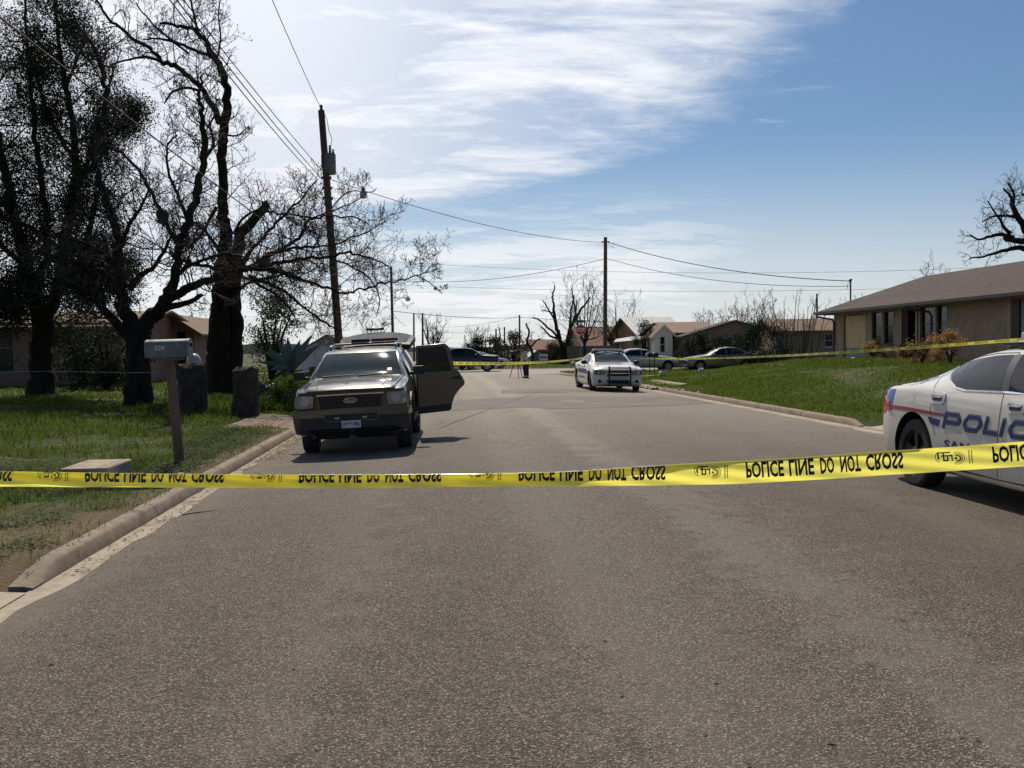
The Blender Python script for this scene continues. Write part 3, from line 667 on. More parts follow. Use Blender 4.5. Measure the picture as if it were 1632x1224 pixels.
def wheel(root, x, y, r, wd, s, rim=RIMA, spokes=5, steer=0.):
    M = MB().lathe([(.10*r/.35, -.02), (.14*r/.35, .05)], (0, 0, 0), 'X', 18)
    h = M.build('wheel', RIMD, root, (x, y, r), rot=(0, 0, steer)); w = wd/2; R = r
    t = MB().lathe([(R*.66, -w), (R*.72, -w*1.04), (R*.9, -w*1.04), (R*.975, -w*.86), (R, -w*.6), (R, w*.6), (R*.975, w*.86), (R*.9, w*1.04), (R*.72, w*1.04), (R*.66, w), (R*.64, 0)], (0, 0, 0), 'X', 48, closed=True)
    t.build('tyre', RUB, h, smooth=30)
    k = s*w*.72; b = MB()
    b.lathe([(R*.66, s*w*1.0), (R*.675, s*w*1.02), (R*.675, s*w*.9), (R*.6, s*w*.5), (R*.6, -s*w), (R*.66, -s*w)], (0, 0, 0), 'X', 40, closed=True)
    b.lathe([(.02, k-s*.05), (R*.22, k-s*.05), (R*.2, k+s*.012), (R*.1, k+s*.03), (.004, k+s*.032)], (0, 0, 0), 'X', 24)
    for q in range(spokes):
        a = 2*math.pi*q/spokes+.3
        c, sn = math.cos(a), math.sin(a); p0 = np.array([k, c*R*.15, sn*R*.15]); p1 = np.array([k+s*.01, c*R*.63, sn*R*.63]); t_ = np.array([0, -sn, c])
        w0, w1 = R*.08, R*.11
        vs = []
        for pp, ww in ((p0, w0), (p1, w1)):
            for dxx in (0, -s*.035): vs += [pp+t_*ww+[dxx, 0, 0], pp-t_*ww+[dxx, 0, 0]]
        b.add(vs, [(0, 1, 5, 4), (2, 6, 7, 3), (0, 4, 6, 2), (1, 3, 7, 5), (0, 2, 3, 1), (4, 5, 7, 6)])
    b.build('rim', rim, h, smooth=30)
    d = MB().lathe([(.01, -s*w*.3), (R*.6, -s*w*.3), (R*.6, -s*w*.25), (.01, -s*w*.25)], (0, 0, 0), 'X', 24); d.build('brake_disc', RIMD, h)
    return h
def mirror(root, x, y, z, s, m=BLK, sc=1., box=False):
    if box:
        h = MB().prism(rrect(-.10, .10, -.075, .075, .03), lambda u, v, a: (s*.14+u, a, v), -.05, .05).tube([(-s*.02, .0, -.05), (s*.06, 0, -.04)], [.03, .03], 8).build('wing_mirror', m, root, (x, y, z), bevel=.012)
        MB().bb(s*.14-.085, s*.14+.085, .0515, .056, -.06, .06).build('mirror_glass', CHR, h); return h
    b = MB(); b.ell((s*.13*sc, 0, .02), (.125*sc, .07*sc, .085*sc), 14, 9); b.tube([(-s*.02, .01, -.03), (s*.06, 0, -.01)], [.03, .03], 8)
    h = b.build('wing_mirror', m, root, (x, y, z)); MB().box((s*.13*sc, .068*sc, .02), (.19*sc, .006, .12*sc)).build('mirror_glass', CHR, h); return h
SEAM = mat('panel_gap', (.02, .02, .02), .8)
def rrect(u0, u1, v0, v1, r, n=4):
    P = []
    for cx, cy, a0 in ((u1-r, v1-r, 0), (u0+r, v1-r, 90), (u0+r, v0+r, 180), (u1-r, v0+r, 270)):
        for k in range(n+1): a = rad(a0+90*k/n); P.append((cx+r*math.cos(a), cy+r*math.sin(a)))
    return P
def circ(cx, cy, rx, ry=None, n=20): return [(cx+rx*math.cos(2*math.pi*k/n), cy+(ry or rx)*math.sin(2*math.pi*k/n)) for k in range(n)]

# ---- the two police saloons share one body shape (front towards local -Y)
PS = dict(L=5.25, zb=[(0, .30), (.3, .20), (.6, .2), (4.7, .22), (5., .28), (5.25, .34)],
    w=[(0, .94), (.2, .985), (1., 1.0), (2.4, .985), (4.2, 1.005), (4.9, .985), (5.25, .90)],
    zs=[(0, .78), (.12, .86), (.5, .93), (1.5, 1.01), (2.5, 1.055), (3.5, 1.06), (4.2, 1.08), (4.9, 1.05), (5.15, .98), (5.25, .90)],
    zr=[(0, .82), (.15, .92), (.6, 1.0), (1.42, 1.075), (1.6, 1.14), (1.9, 1.29), (2.25, 1.43), (2.65, 1.475), (3.05, 1.465), (3.4, 1.42), (3.8, 1.31), (4.2, 1.195), (4.5, 1.125), (4.75, 1.105), (5.08, 1.075), (5.2, 1.0), (5.25, .92)],
    wr=[(0, .74), (1.3, .78), (1.6, .75), (2.2, .70), (2.8, .69), (3.4, .69), (4.1, .72), (4.5, .78), (5.25, .74)],
    cr=[(0, .02), (.4, .045), (1.3, .06), (2., .075), (2.8, .075), (3.6, .06), (4.3, .035), (5.25, .02)], rnd=.075, bf=.20, br=.13, sh=.955, bulge=.02)
def ribbon(P, w, closed=False, ext=0.):
    P = np.array(P, float); n = len(P); L = []; R_ = []
    if ext and not closed: P[0] += nrm2(P[0]-P[1])*ext; P[-1] += nrm2(P[-1]-P[-2])*ext
    for i in range(n):
        a = nrm2(P[i]-P[i-1]) if (closed or i) else nrm2(P[1]-P[0]); b = nrm2(P[(i+1) % n]-P[i]) if (closed or i < n-1) else a
        na, nb = np.array([-a[1], a[0]]), np.array([-b[1], b[0]]); m_ = nrm2(na+nb); m_ = m_*(w/2)/max(.35, m_@na); L.append(P[i]+m_); R_.append(P[i]-m_)
    return [[tuple(L[i]), tuple(L[(i+1) % n]), tuple(R_[(i+1) % n]), tuple(R_[i])] for i in range(n if closed else n-1)]
def nrm2(v): return v/(np.linalg.norm(v)+1e-9)
def block_letters(grow, w=.040, h=.165, lw=.27, adv=.385):
    out = []; t = w; c = .05; x0 = 0.; H_ = h-t
    for ch, lw_, av in (('P', .31, .365), ('O', .31, .36), ('L', .24, .265), ('I', .05, .12), ('C', .31, .36), ('E', .29, .3)):
        W_ = lw_-t
        P, cl = {'P': ([(0, -t/2), (0, H_), (W_-c, H_), (W_, H_-c), (W_, .36*H_+c*.4), (W_-c*.4, .36*H_), (t/2, .36*H_)], 0), 'O': ([(c, 0), (W_-c, 0), (W_, c), (W_, H_-c), (W_-c, H_), (c, H_), (0, H_-c), (0, c)], 1),
            'L': ([(0, H_+t/2), (0, 0), (W_, 0)], 0), 'I': ([(0, -t/2), (0, H_+t/2)], 0), 'C': ([(W_, .68*H_), (W_, H_-c), (W_-c, H_), (c, H_), (0, H_-c), (0, c), (c, 0), (W_-c, 0), (W_, c), (W_, .32*H_)], 0), 'E': ([(W_, H_), (0, H_), (0, 0), (W_, 0)], 0)}[ch]
        Q = ribbon(P, t+grow, cl, grow/2)
        if ch == 'E': Q += ribbon([(t/2+grow/2, H_/2), (W_*.85, H_/2)], t*.8+grow, 0, 0)
        for q in Q: out.append([(x0+t/2+x+.30*(y+t/2), y+t/2) for x, y in q])
        x0 += av
    return out
POLW = paint('police_white', (.68, .65, .585), .22, 0, 1., (.30, .26, .20), .45)
PBLUE = mat('police_blue', (.018, .028, .13), .35); PBLUE2 = mat('stripe_blue', (.07, .12, .42), .35); PRED = mat('police_red', (.30, .05, .06), .35); DOFF = mat('decal_white', (.55, .54, .52), .35)
GHOST = mat('ghost_grey', (.36, .36, .35), .3)
FH, RH, WR = .98, 4.18, .37
def police_car(label, loc, sc, rx, rz, near):
    R = thing('police_car', label, 'police car', loc, rz, None, rx=0, ry=rx); R.scale = (sc, sc, sc*(1.03 if near else 1))
    o, bvh = car_body(PS, R, POLW, [(FH, .385, .43), (RH, .385, .43)])
    for s, f in ((-1, 'R'), (1, 'L')):
        for y in (FH, RH): wheel(R, s*.86, y, WR, .235, s, RIMD if near else RIMA, 5, steer=rad(-8) if (y == FH and not near) else 0)
        # side glass
        rw = [(2.66, 1.10), (3.24, 1.09), (3.42, 1.11), (3.60, 1.17), (3.74, 1.235), (3.80, 1.28), (3.78, 1.315), (3.66, 1.355), (3.42, 1.395), (3.06, 1.43), (2.80, 1.437)]
        fw = [(1.78, 1.095), (2.54, 1.10), (2.67, 1.44), (2.5, 1.437), (2.30, 1.415), (2.08, 1.33), (1.84, 1.17)]
        g = decal('rear_side_window', rw, f, bvh, .004, TINT, R); g2 = decal('front_side_window', fw, f, bvh, .004, TINT, R)
        decal('window_trim', strip([(1.78, 1.088), (2.6, 1.092), (3.24, 1.08), (3.43, 1.10), (3.62, 1.163), (3.77, 1.23)], .016), f, bvh, .007, CHR, R, cell=0)
        decal('pillar_trim', [(2.545, 1.10), (2.655, 1.10), (2.795, 1.437), (2.675, 1.44)], f, bvh, .005, BLK, R)
        decal('window_divider', strip([(3.44, 1.11), (3.53, 1.39)], .02), f, bvh, .0055, BLK, R, cell=.05)
        decal('panel_gap', strip([(2.74, 1.455), (2.66, 1.25), (2.60, 1.09), (2.585, .95), (2.60, .45), (2.62, .30)], .009), f, bvh, .002, SEAM, R, cell=.05)
        decal('panel_gap', strip([(3.98, 1.24), (3.86, 1.14), (3.80, 1.02), (3.82, .88), (3.79, .80), (3.70, .60)], .009), f, bvh, .002, SEAM, R, cell=.05)
        decal('panel_gap', strip([(2.74, 1.458), (3.1, 1.452), (3.45, 1.415), (3.75, 1.345), (3.98, 1.24)], .008), f, bvh, .002, SEAM, R, cell=.05)
        decal('panel_gap', strip([(1.45, 1.03), (1.42, .8), (1.46, .32)], .009), f, bvh, .002, SEAM, R, cell=.05)
        decal('panel_gap', strip([(1.5, .30), (2.6, .28), (3.75, .31)], .009), f, bvh, .002, SEAM, R, cell=.08)
        for y, z in ((3.70, .985), (2.36, .965)):
            h = decal('door_handle', rrect(y-.15, y+.13, z-.06, z+.055, .045), f, bvh, .003, POLW, R, thick=.012, cell=.06)
            decal('handle_recess', rrect(y-.10, y+.08, z-.03, z+.025, .02), f, bvh, .018, BLK, h, cell=.05)
            decal('handle_grip', rrect(y-.11, y+.09, z+.0, z+.03, .012), f, bvh, .019, CHR, h, thick=.012, cell=.05)
        # livery
        decal('blue_panel', [(4.66, 1.04), (4.86, 1.035), (4.92, .90), (4.93, .855), (4.70, .865)], f, bvh, .003, PBLUE2, R, cell=.04)
        decal('red_stripe', [[(3.52, .80), (3.52, .83), (4.2, .855), (4.2, .815)], [(4.2, .815), (4.2, .855), (4.66, .86), (4.66, .82)], [(4.66, .82), (4.66, .86), (4.90, .85), (4.985, .775), (4.90, .745), (4.82, .81)]], f, bvh, .003, PRED, R, cell=.05)
        decal('blue_bar', [(3.60, .765), (3.86, .785), (3.80, .715), (3.64, .695)], f, bvh, .003, PBLUE, R, cell=.05)
        u0, u1 = (3.56, 1.86) if s < 0 else (1.86, 3.56)    # the words always read from left to right
        for k, (grow, mm) in enumerate(((.014, PBLUE), (.002, GHOST), (-.006, PBLUE))):
            decal('police_lettering', [[(u0+(-x if s < 0 else x), .688+y) for x, y in q] for q in block_letters(grow)], f, bvh, .004+.0022*k, mm, R, cell=.05)
        b = text_bm('SAN ANGELO', 1., .035, .0, 2, 1.1)
        for q in b.verts: q.co = (u0-.04*(1 if s < 0 else -1)+q.co.x/6.2*(u1-u0)*.86, .485+q.co.y/.72*.088, 0)
        decal('town_lettering', None, f, bvh, .004, PBLUE, R, cell=.12, bm=b)
        b = text_bm('529' if False else '911', 1., .02, .0, 2, .95)
        for q in b.verts:
            t = q.co.x/1.6; q.co = ((4.40-.30*t if s < 0 else 4.10+.30*t), (1.135 if s < 0 else 1.225)+(.09*t if s < 0 else -.09*t)+q.co.y/.72*.075, 0)
        decal('unit_number', None, f, bvh, .003, GHOST, R, cell=.1, bm=b)
        mirror(R, s*.93, 1.82, 1.10, s)
        decal('tail_lamp', [(s*.60, .985), (s*.88, .965), (s*.97, .90), (s*.985, .80), (s*.90, .77), (s*.60, .80)], 'B', bvh, .003, REDL, R, thick=.008, cell=.04)
        decal('tail_lamp', [(4.99, 1.0), (5.10, .97), (5.10, .80), (5.03, .80)], f, bvh, .003, REDL, R, thick=.006, cell=.03)
        decal('sill_strip', strip([(1.45, .26), (2.6, .245), (3.72, .27)], .07), f, bvh, .004, mat('sill_grey', (.10, .095, .085), .7), R, cell=.08)  # even darker grey strip along the sill
    decal('windscreen', [(-.70, 1.125), (.70, 1.125), (.675, 1.22), (.60, 1.445), (-.60, 1.445), (-.675, 1.22)], 'F', bvh, .004, GLASS, R, cell=.06)
    decal('rear_window', [(-.64, 1.19), (.64, 1.19), (.58, 1.40), (-.58, 1.40)], 'B', bvh, .004, TINT, R, cell=.06)
    for s in (-1, 1):
        h = decal('headlight', [(s*.50, .80), (s*.88, .83), (s*.93, .70), (s*.86, .645), (s*.52, .655)], 'F', bvh, .004, mat('headlight_dark', (.10, .105, .11), .12, spec=.8), R, thick=.012, cell=.05)
        for k, u in enumerate((.60, .76)): decal('lamp_reflector', circ(s*u, .735, .062), 'F', bvh, .019, HEADL, h, cell=0)
        decal('fog_lamp', circ(s*.72, .40, .07), 'F', bvh, .004, BLK, R, cell=0)
        decal('bonnet_seam', strip([(s*.74, .30), (s*.72, 1.3)], .01), 'T', bvh, .002, SEAM, R, cell=.08)
    gr = decal('grille', [(-.46, .86), (.46, .86), (.42, .60), (-.42, .60)], 'F', bvh, .004, BLK, R, cell=.06)
    decal('grille_bar', strip([(-.44, .735), (.44, .735)], .03), 'F', bvh, .012, CHR, gr, thick=.01, cell=.08)
    decal('lower_grille', [(-.44, .46), (.44, .46), (.40, .30), (-.40, .30)], 'F', bvh, .004, BLK, R, cell=.06)
    decal('bumper_plate', [(-.36, .575), (.36, .575), (.36, .48), (-.36, .48)], 'F', bvh, .006, mat('bumper_pale', (.5, .49, .46), .5), R, cell=.08)
    if not near:
        b = MB()
        for s in (-1, 1): b.tube([(s*.40, .02, .26), (s*.41, -.14, .30), (s*.41, -.15, .82), (s*.40, -.08, .95), (s*.39, .02, .965)], .034, 10)
        for z, yy in ((.93, -.10), (.80, -.15), (.70, -.15), (.36, -.15)): b.tube([(-.41, yy, z), (.41, yy, z)], .024 if z != .36 else .035, 8)
        b.build('push_bumper', BLK, R)
    # roof light bar across the roof
    lb = MB(); yb = 2.72 if near else 2.45
    lb.prism(rrect(-.17, .17, .0, .10, .035), lambda u, v, a: (a, yb+u, 1.575+v*.8), -.60, .60)
    l = lb.build('light_bar', mat('lightbar_clear', (.62, .60, .56), .2, spec=.7), R, bevel=.01)
    f = MB(); f.bb(-.58, .58, yb-.12, yb+.12, 1.55, 1.575)
    for s in (-1, 1): f.box((s*.52, yb+.02, 1.535), (.10, .28, .05)); f.box((s*.63, yb+.02, 1.52), (.05, .2, .11), ry=s*.5)
    f.bb(-.6, -.3, yb+.2, yb+.45, 1.525, 1.56)
    f.build('light_bar_mount', BLK, l, bevel=.006)
    return R
police_car('white police saloon with blue POLICE lettering, cropped by the right edge', (6.23, 5.91, .10), 1.0, rad(1.6), 0, True)
police_car('white police saloon facing us with black push bumper by the right kerb', (6.62, 34.35, .085), .97, rad(1.2), rad(.5), False)

# ---- the sport utility vehicle by the left kerb
SS = dict(L=4.75, zb=[(0, .36), (.25, .30), (.5, .34), (4.3, .36), (4.75, .42)], w=[(0, .88), (.2, .905), (.6, .93), (1.2, .925), (3, .92), (4.4, .91), (4.75, .88)],
    zs=[(0, 1.01), (.1, 1.03), (.4, 1.06), (1.2, 1.12), (1.6, 1.13), (4.5, 1.15), (4.75, 1.1)],
    zr=[(0, 1.04), (.08, 1.075), (.4, 1.11), (1.25, 1.17), (1.36, 1.20), (1.7, 1.42), (2.05, 1.60), (2.3, 1.655), (3.2, 1.69), (4.4, 1.67), (4.62, 1.60), (4.75, 1.2)],
    wr=[(0, .72), (1.2, .78), (1.45, .76), (2.1, .66), (2.6, .665), (4.3, .65), (4.75, .68)], cr=[(0, .015), (.3, .045), (1.2, .055), (2., .05), (3, .055), (4.75, .04)], rnd=.04, bf=.13, br=.06, sh=.965, bulge=.02)
SUVP = paint('suv_bronze', (.080, .071, .059), .28, .85, 1., (.09, .075, .055), .4); SUVD = mat('suv_cladding', (.022, .020, .018), .6, col2=(.036, .032, .028), ns=5)
SUVG = mat('suv_glass', (.012, .019, .017), .04, spec=.4)
def suv():
    R = thing('sport_utility_vehicle', 'bronze SUV by the left kerb with tailgate up and a rear door open', 'SUV', (-1.385, 15.0, .075), rad(-1.5), ry=rad(-2.2))
    o, bvh = car_body(SS, R, SUVP, [(.92, .40, .46), (3.72, .40, .46)])
    for s in (-1, 1):
        wheel(R, s*.775, .92, .375, .24, s, RIMA, 5, steer=rad(3)); wheel(R, s*.775, 3.72, .375, .24, s, RIMA, 5)
        f = 'R' if s < 0 else 'L'
        decal('front_side_window', [(1.62, 1.19), (2.35, 1.19), (2.38, 1.60), (2.15, 1.58), (1.72, 1.30)], f, bvh, .004, TINT, R)
        decal('rear_side_window', [(2.47, 1.19), (3.25, 1.20), (3.36, 1.62), (2.49, 1.61)], f, bvh, .004, TINT, R)
        decal('quarter_window', [(3.40, 1.20), (4.25, 1.21), (4.18, 1.61), (3.46, 1.62)], f, bvh, .004, TINT, R)
        decal('panel_gap', strip([(1.42, 1.10), (1.44, .6), (1.5, .40)], .009), f, bvh, .002, SEAM, R, cell=.06)
        decal('panel_gap', strip([(2.42, 1.62), (2.41, 1.1), (2.42, .40)], .009), f, bvh, .002, SEAM, R, cell=.06)
        decal('side_cladding', [(1.45, .40), (3.25, .40), (3.20, .54), (1.45, .52)], f, bvh, .004, SUVD, R, thick=.02)
        decal('wheel_arch_trim', strip([(.92+.50*math.cos(a), .40+.50*math.sin(a)) for a in np.linspace(.05, math.pi-.05, 16)], .07), f, bvh, .003, SUVD, R, thick=.015, cell=0)
        decal('wheel_arch_trim', strip([(3.72+.50*math.cos(a), .40+.50*math.sin(a)) for a in np.linspace(.05, math.pi-.05, 16)], .07), f, bvh, .003, SUVD, R, thick=.015, cell=0)
        m_ = mirror(R, s*.90, 1.62, 1.27, s, BLK, 1., True)
        # headlight cluster
        h = decal('headlight', [(s*.575, .955), (s*.62, .975), (s*.82, .98), (s*.87, .95), (s*.875, .80), (s*.80, .775), (s*.60, .785)], 'F', bvh, .004, mat('headlight_clear', (.30, .31, .33), .08, .2, spec=.9), R, thick=.015, cell=.05)
        decal('lamp_reflector', circ(s*.72, .895, .075), 'F', bvh, .022, HEADL, h, cell=0); decal('lamp_reflector', circ(s*.65, .825, .035), 'F', bvh, .022, mat('amber_lens', (.45, .20, .12), .15), h, cell=0)
        decal('bonnet_crease', strip([(s*.52, .1), (s*.60, 1.2)], .014), 'T', bvh, .002, SEAM, R, cell=.08)
        decal('panel_gap', strip([(s*.80, .12), (s*.82, 1.25)], .012), 'T', bvh, .002, SEAM, R, cell=.08)
    decal('door_opening', [(2.46, .46), (3.28, .50), (3.34, 1.0), (3.34, 1.62), (2.46, 1.61)], 'L', bvh, .012, DARK, R)
    decal('windscreen', [(-.755, 1.225), (.755, 1.225), (.72, 1.32), (.625, 1.625), (-.625, 1.625), (-.72, 1.32)], 'F', bvh, .004, SUVG, R, cell=.06)
    wp = mat('wiper_black', (.01, .01, .01), .8)
    for u0, u1 in ((-.6, -.05), (0, .6)): decal('wiper', strip([(u0, 1.232), (u1, 1.246)], .012), 'F', bvh, .010, wp, R, thick=.006, cell=.1)
    decal('sticker', [(.50, 1.29), (.58, 1.29), (.575, 1.34), (.50, 1.34)], 'F', bvh, .006, mat('sticker_pale', (.28, .34, .36), .5), R, cell=0)
    g = decal('grille', [(-.515, .96), (.515, .96), (.475, .755), (-.475, .755)], 'F', bvh, .006, BLK, R, cell=.06)
    decal('grille_chrome', strip([(-.53, .972), (0, .976), (.53, .972)], .022), 'F', bvh, .012, CHR, g, thick=.012, cell=.08)
    for s in (-1, 1): decal('grille_frame', strip([(s*.53, .975), (s*.49, .75)], .03), 'F', bvh, .01, SUVP, g, thick=.012, cell=.08)
    for z in (.93, .87, .81): decal('grille_slat', strip([(-.49, z), (.49, z)], .022), 'F', bvh, .008, mat('slat_dark', (.016, .016, .016), .4), g, thick=.012, cell=.08)
    e = decal('badge', circ(.0, .875, .105, .043, 28), 'F', bvh, .022, CHR, g, thick=.008, cell=0); decal('badge_field', circ(.0, .875, .095, .036, 28), 'F', bvh, .033, mat('badge_blue', (.015, .025, .07), .3), e, cell=0)
    b = fit_bm(text_bm('Ford', 1, 0, .3), -.065, .065, .853, .897); decal('badge_lettering', None, 'F', bvh, .035, CHR, e, cell=0, bm=b)
    decal('bumper', [(-.90, .68), (.90, .68), (.90, .62), (-.90, .62)], 'F', bvh, .01, SUVP, R, thick=.05, cell=.08)
    decal('bumper', [(-.90, .735), (.90, .735), (.90, .68), (-.90, .68)], 'F', bvh, .01, SUVP, R, thick=.045, cell=.08)
    lw = decal('lower_bumper', [(-.89, .62), (.89, .62), (.84, .31), (-.84, .31)], 'F', bvh, .01, SUVD, R, thick=.04, cell=.08)
    decal('air_intake', [(-.43, .66), (.43, .66), (.40, .565), (-.40, .565)], 'F', bvh, .062, BLK, lw, cell=.08)
    decal('intake_trim', strip([(-.45, .675), (-.40, .55), (.40, .55), (.45, .675)], .012), 'F', bvh, .066, mat('trim_grey', (.2, .19, .17), .4, .5), lw, cell=.08)
    for s in (-.22, .22): decal('grille_light', rrect(s-.04, s+.04, .585, .615, .01), 'F', bvh, .07, mat('strobe_lens', (.4, .4, .4), .2), lw, thick=.01, cell=0)
    p = decal('license_plate', rrect(-.152, .152, .415, .555, .012), 'F', bvh, .062, mat('plate_white', (.62, .62, .60), .45, col2=(.5, .52, .54), ns=30), R, thick=.008, cell=0)
    b = fit_bm(text_bm('PWP\u00b7390', 1, .02), -.125, .125, .452, .523); decal('plate_lettering', None, 'F', bvh, .0725, mat('plate_ink', (.03, .035, .06), .5), p, cell=0, bm=b)
    # opened rear door: outer skin faces the camera
    dp = [(.0, .43), (.0, 1.10), (.02, 1.70), (.56, 1.725), (.63, 1.66), (.72, 1.25), (.80, 1.18), (.90, .99), (.885, .93), (.80, .86), (.70, .74), (.64, .60), (.62, .49), (.58, .46)]
    d = MB().prism(dp, lambda u, v, a: (u, a, v), -.045, .045).build('rear_door', SUVP, R, (.935, 2.62, 0), rot=(0, 0, rad(4)), bevel=.02)
    MB().prism([(.05, 1.20), (.05, 1.655), (.53, 1.675), (.575, 1.63), (.655, 1.25), (.64, 1.20)], lambda u, v, a: (u, a, v), -.052, .052).build('window_glass', TINT, d)
    hh = MB().prism(rrect(.66, .86, 1.045, 1.095, .02), lambda u, v, a: (u, a, v), -.075, -.04).build('door_handle', BLK, d, bevel=.006)
    MB().prism([(.0, .44), (.0, .56), (.63, .60), (.62, .49), (.58, .47)], lambda u, v, a: (u, a, v), -.058, -.04).build('door_cladding', SUVD, d)
    MB().prism([(.07, .62), (.07, 1.10), (.62, 1.12), (.66, .85), (.58, .64)], lambda u, v, a: (u, a, v), .04, .065).build('door_trim', BLK, d, bevel=.01)
    # raised tailgate, hinged at the back of the roof
    T = MB(); nx = 18; ny = 10; vs = []
    for sft in (0, .10):
        for j in range(ny):
            t = j/(ny-1)
            for i in range(nx):
                u = i/(nx-1)*2-1; w = .70+.08*math.sin(min(1, t*1.3)*math.pi/2)
                x = u*w; yy = t*1.02-.10*t*abs(u)**3; zz = .33*t**.9-.13*abs(u)**2.5*(.3+.7*t)-.08*max(0, t-.75)/.25-sft
                vs.append((x, yy, zz))
    q = nx*ny; fs = []
    for j in range(ny-1):
        for i in range(nx-1):
            a = j*nx+i; fs.append((a, a+1, a+nx+1, a+nx)); fs.append((q+a, q+a+nx, q+a+nx+1, q+a+1))
    ed = [i for i in range(nx)]+[nx*(j+1)-1 for j in range(1, ny)]+[nx*ny-1-i for i in range(1, nx)]+[nx*(ny-1-j) for j in range(1, ny-1)]
    for k in range(len(ed)): a, b = ed[k], ed[(k+1) % len(ed)]; fs.append((a, b, q+b, q+a))
    T.add(vs, fs); tg = T.build('tailgate', paint('suv_bronze_dimmed', (.040, .036, .030), .5, .0, .0, (.04, .036, .03), 0.), R, (.04, 4.5, 1.79), smooth=35)  # bronze copied darker and duller to hold down its bright sky reflection
    vs = []
    for j in range(12):
        t = .10+.64*j/11
        for i in range(13):
            u = (i/12*2-1)*(.88 if 0 < j < 11 else .82); w = .70+.08*math.sin(min(1, t*1.3)*math.pi/2); vs.append((u*w, t*1.02-.10*t*abs(u)**3, .33*t**.9-.13*abs(u)**2.5*(.3+.7*t)-.08*max(0, t-.75)/.25+.006))
    MB().add(vs, [(j*13+i, j*13+i+1, j*13+i+14, j*13+i+13) for j in range(11) for i in range(12)]).build('tailgate_glass', mat('tailgate_tint', (.006, .007, .008), .15, spec=.2), tg)
    MB().box((-.06, .93, .335), (.36, .10, .05)).build('spoiler_lamp', mat('dark_red', (.05, .015, .015), .3), tg, bevel=.01)
    st = MB()
    for s in (-1, 1): st.tube([(s*.62, 4.62, 1.3), (s*.66, 5.0, 1.9)], .012, 6)
    st.build('tailgate_strut', BLK, R)
    # roof rails, cross bar and a folded red and black thing strapped to it
    for s in (-1, 1):
        b = MB(); b.tube([(s*.60, 2.5, 1.71), (s*.59, 2.6, 1.775), (s*.58, 4.1, 1.785), (s*.585, 4.2, 1.72)], [.02, .02, .02, .02], 8); b.ell((s*.59, 2.55, 1.74), (.03, .09, .045), 10, 6); b.build('roof_rail', RIMA, R)
    MB().tube([(-.58, 3.0, 1.80), (.58, 3.0, 1.80)], .018, 8).build('cross_bar', BLK, R)
    decal('rear_opening', [(-.62, 1.60), (.62, 1.60), (.66, .75), (-.66, .75)], 'B', bvh, .004, DARK, R)
    return R
suv()
rl = MB(); rl.prism(rrect(-.30, .05, .0, .06, .02), lambda u, v, a: (u, a, v), -.06, .06)
o = rl.build('roof_bag', mat('roof_bag_black', (.02, .018, .018), .7), None, (-1.35, 18.1, 1.90), rot=(0, rad(-2.2), 0), bevel=.008); tag(o, 'flat black bundle strapped on the SUV roof rack', 'bundle')
rl = MB(); rl.prism(rrect(-.25, .25, .0, .055, .02), lambda u, v, a: (u, a, v), -.05, .05)
o = rl.build('red_bundle', mat('cloth_red', (.22, .03, .03), .7), None, (-1.02, 18.0, 1.915), rot=(0, rad(-2.2), 0), bevel=.008); tag(o, 'flat red bundle lying on the SUV roof rack', 'bundle')

# ---- plainer cars in the distance
SED = dict(L=4.8, zb=[(0, .30), (.4, .22), (4.4, .24), (4.8, .34)], w=[(0, .80), (.3, .88), (1., .91), (4., .91), (4.8, .82)],
    zs=[(0, .68), (.15, .76), (1.3, .90), (2.5, .94), (4.2, .97), (4.8, .90)], zr=[(0, .70), (.15, .80), (1.25, .95), (1.5, 1.02), (2.2, 1.34), (2.7, 1.41), (3.3, 1.39), (4.0, 1.14), (4.25, 1.03), (4.7, 1.0), (4.8, .92)],
    wr=[(0, .62), (1.3, .68), (2.2, .60), (3.2, .60), (4.2, .66), (4.8, .64)], cr=[(0, .02), (1.2, .05), (2.7, .06), (4.8, .02)], rnd=.08, bf=.15, br=.12)
def sedan(name, label, loc, rz, pm, sc=1., cat='car'):
    R = thing(name, label, cat, loc, rz); R.scale = (sc,)*3; o, bvh = car_body(SED, R, pm, [(.92, .33, .37), (3.75, .33, .37)])
    for s, f in ((-1, 'R'), (1, 'L')):
        for y in (.92, 3.75): wheel(R, s*.80, y, .32, .20, s, RIMA, 7)
        decal('front_side_window', [(1.66, .98), (2.55, 1.0), (2.55, 1.345), (2.25, 1.30), (1.9, 1.13)], f, bvh, .004, TINT, R); decal('rear_side_window', [(2.62, 1.0), (3.65, 1.04), (3.72, 1.12), (3.35, 1.30), (2.62, 1.345)], f, bvh, .004, TINT, R)
        decal('panel_gap', strip([(2.585, 1.0), (2.56, .3)], .012), f, bvh, .002, SEAM, R); mirror(R, s*.88, 1.75, 1.0, s, pm, .8)
        decal('headlight', [(s*.45, .70), (s*.78, .74), (s*.80, .62), (s*.47, .60)], 'F', bvh, .004, HEADL, R, thick=.01); decal('tail_lamp', [(s*.45, .88), (s*.78, .86), (s*.78, .74), (s*.47, .74)], 'B', bvh, .004, REDL, R, thick=.01)
    decal('windscreen', [(-.62, 1.0), (.62, 1.0), (.52, 1.35), (-.52, 1.35)], 'F', bvh, .004, GLASS, R); decal('rear_window', [(-.58, 1.08), (.58, 1.08), (.5, 1.33), (-.5, 1.33)], 'B', bvh, .004, TINT, R)
    decal('grille', [(-.38, .66), (.38, .66), (.34, .52), (-.34, .52)], 'F', bvh, .004, BLK, R); return R
SILV = paint('silver_paint', (.42, .43, .45), .3, .6); GREYP = paint('grey_paint', (.20, .185, .16), .3, .6)
sedan('parked_sedan', 'silver sedan parked side-on behind the dark double mailbox', D(1082, 571, 59)[:2].tolist()+[.22], rad(90), SILV)
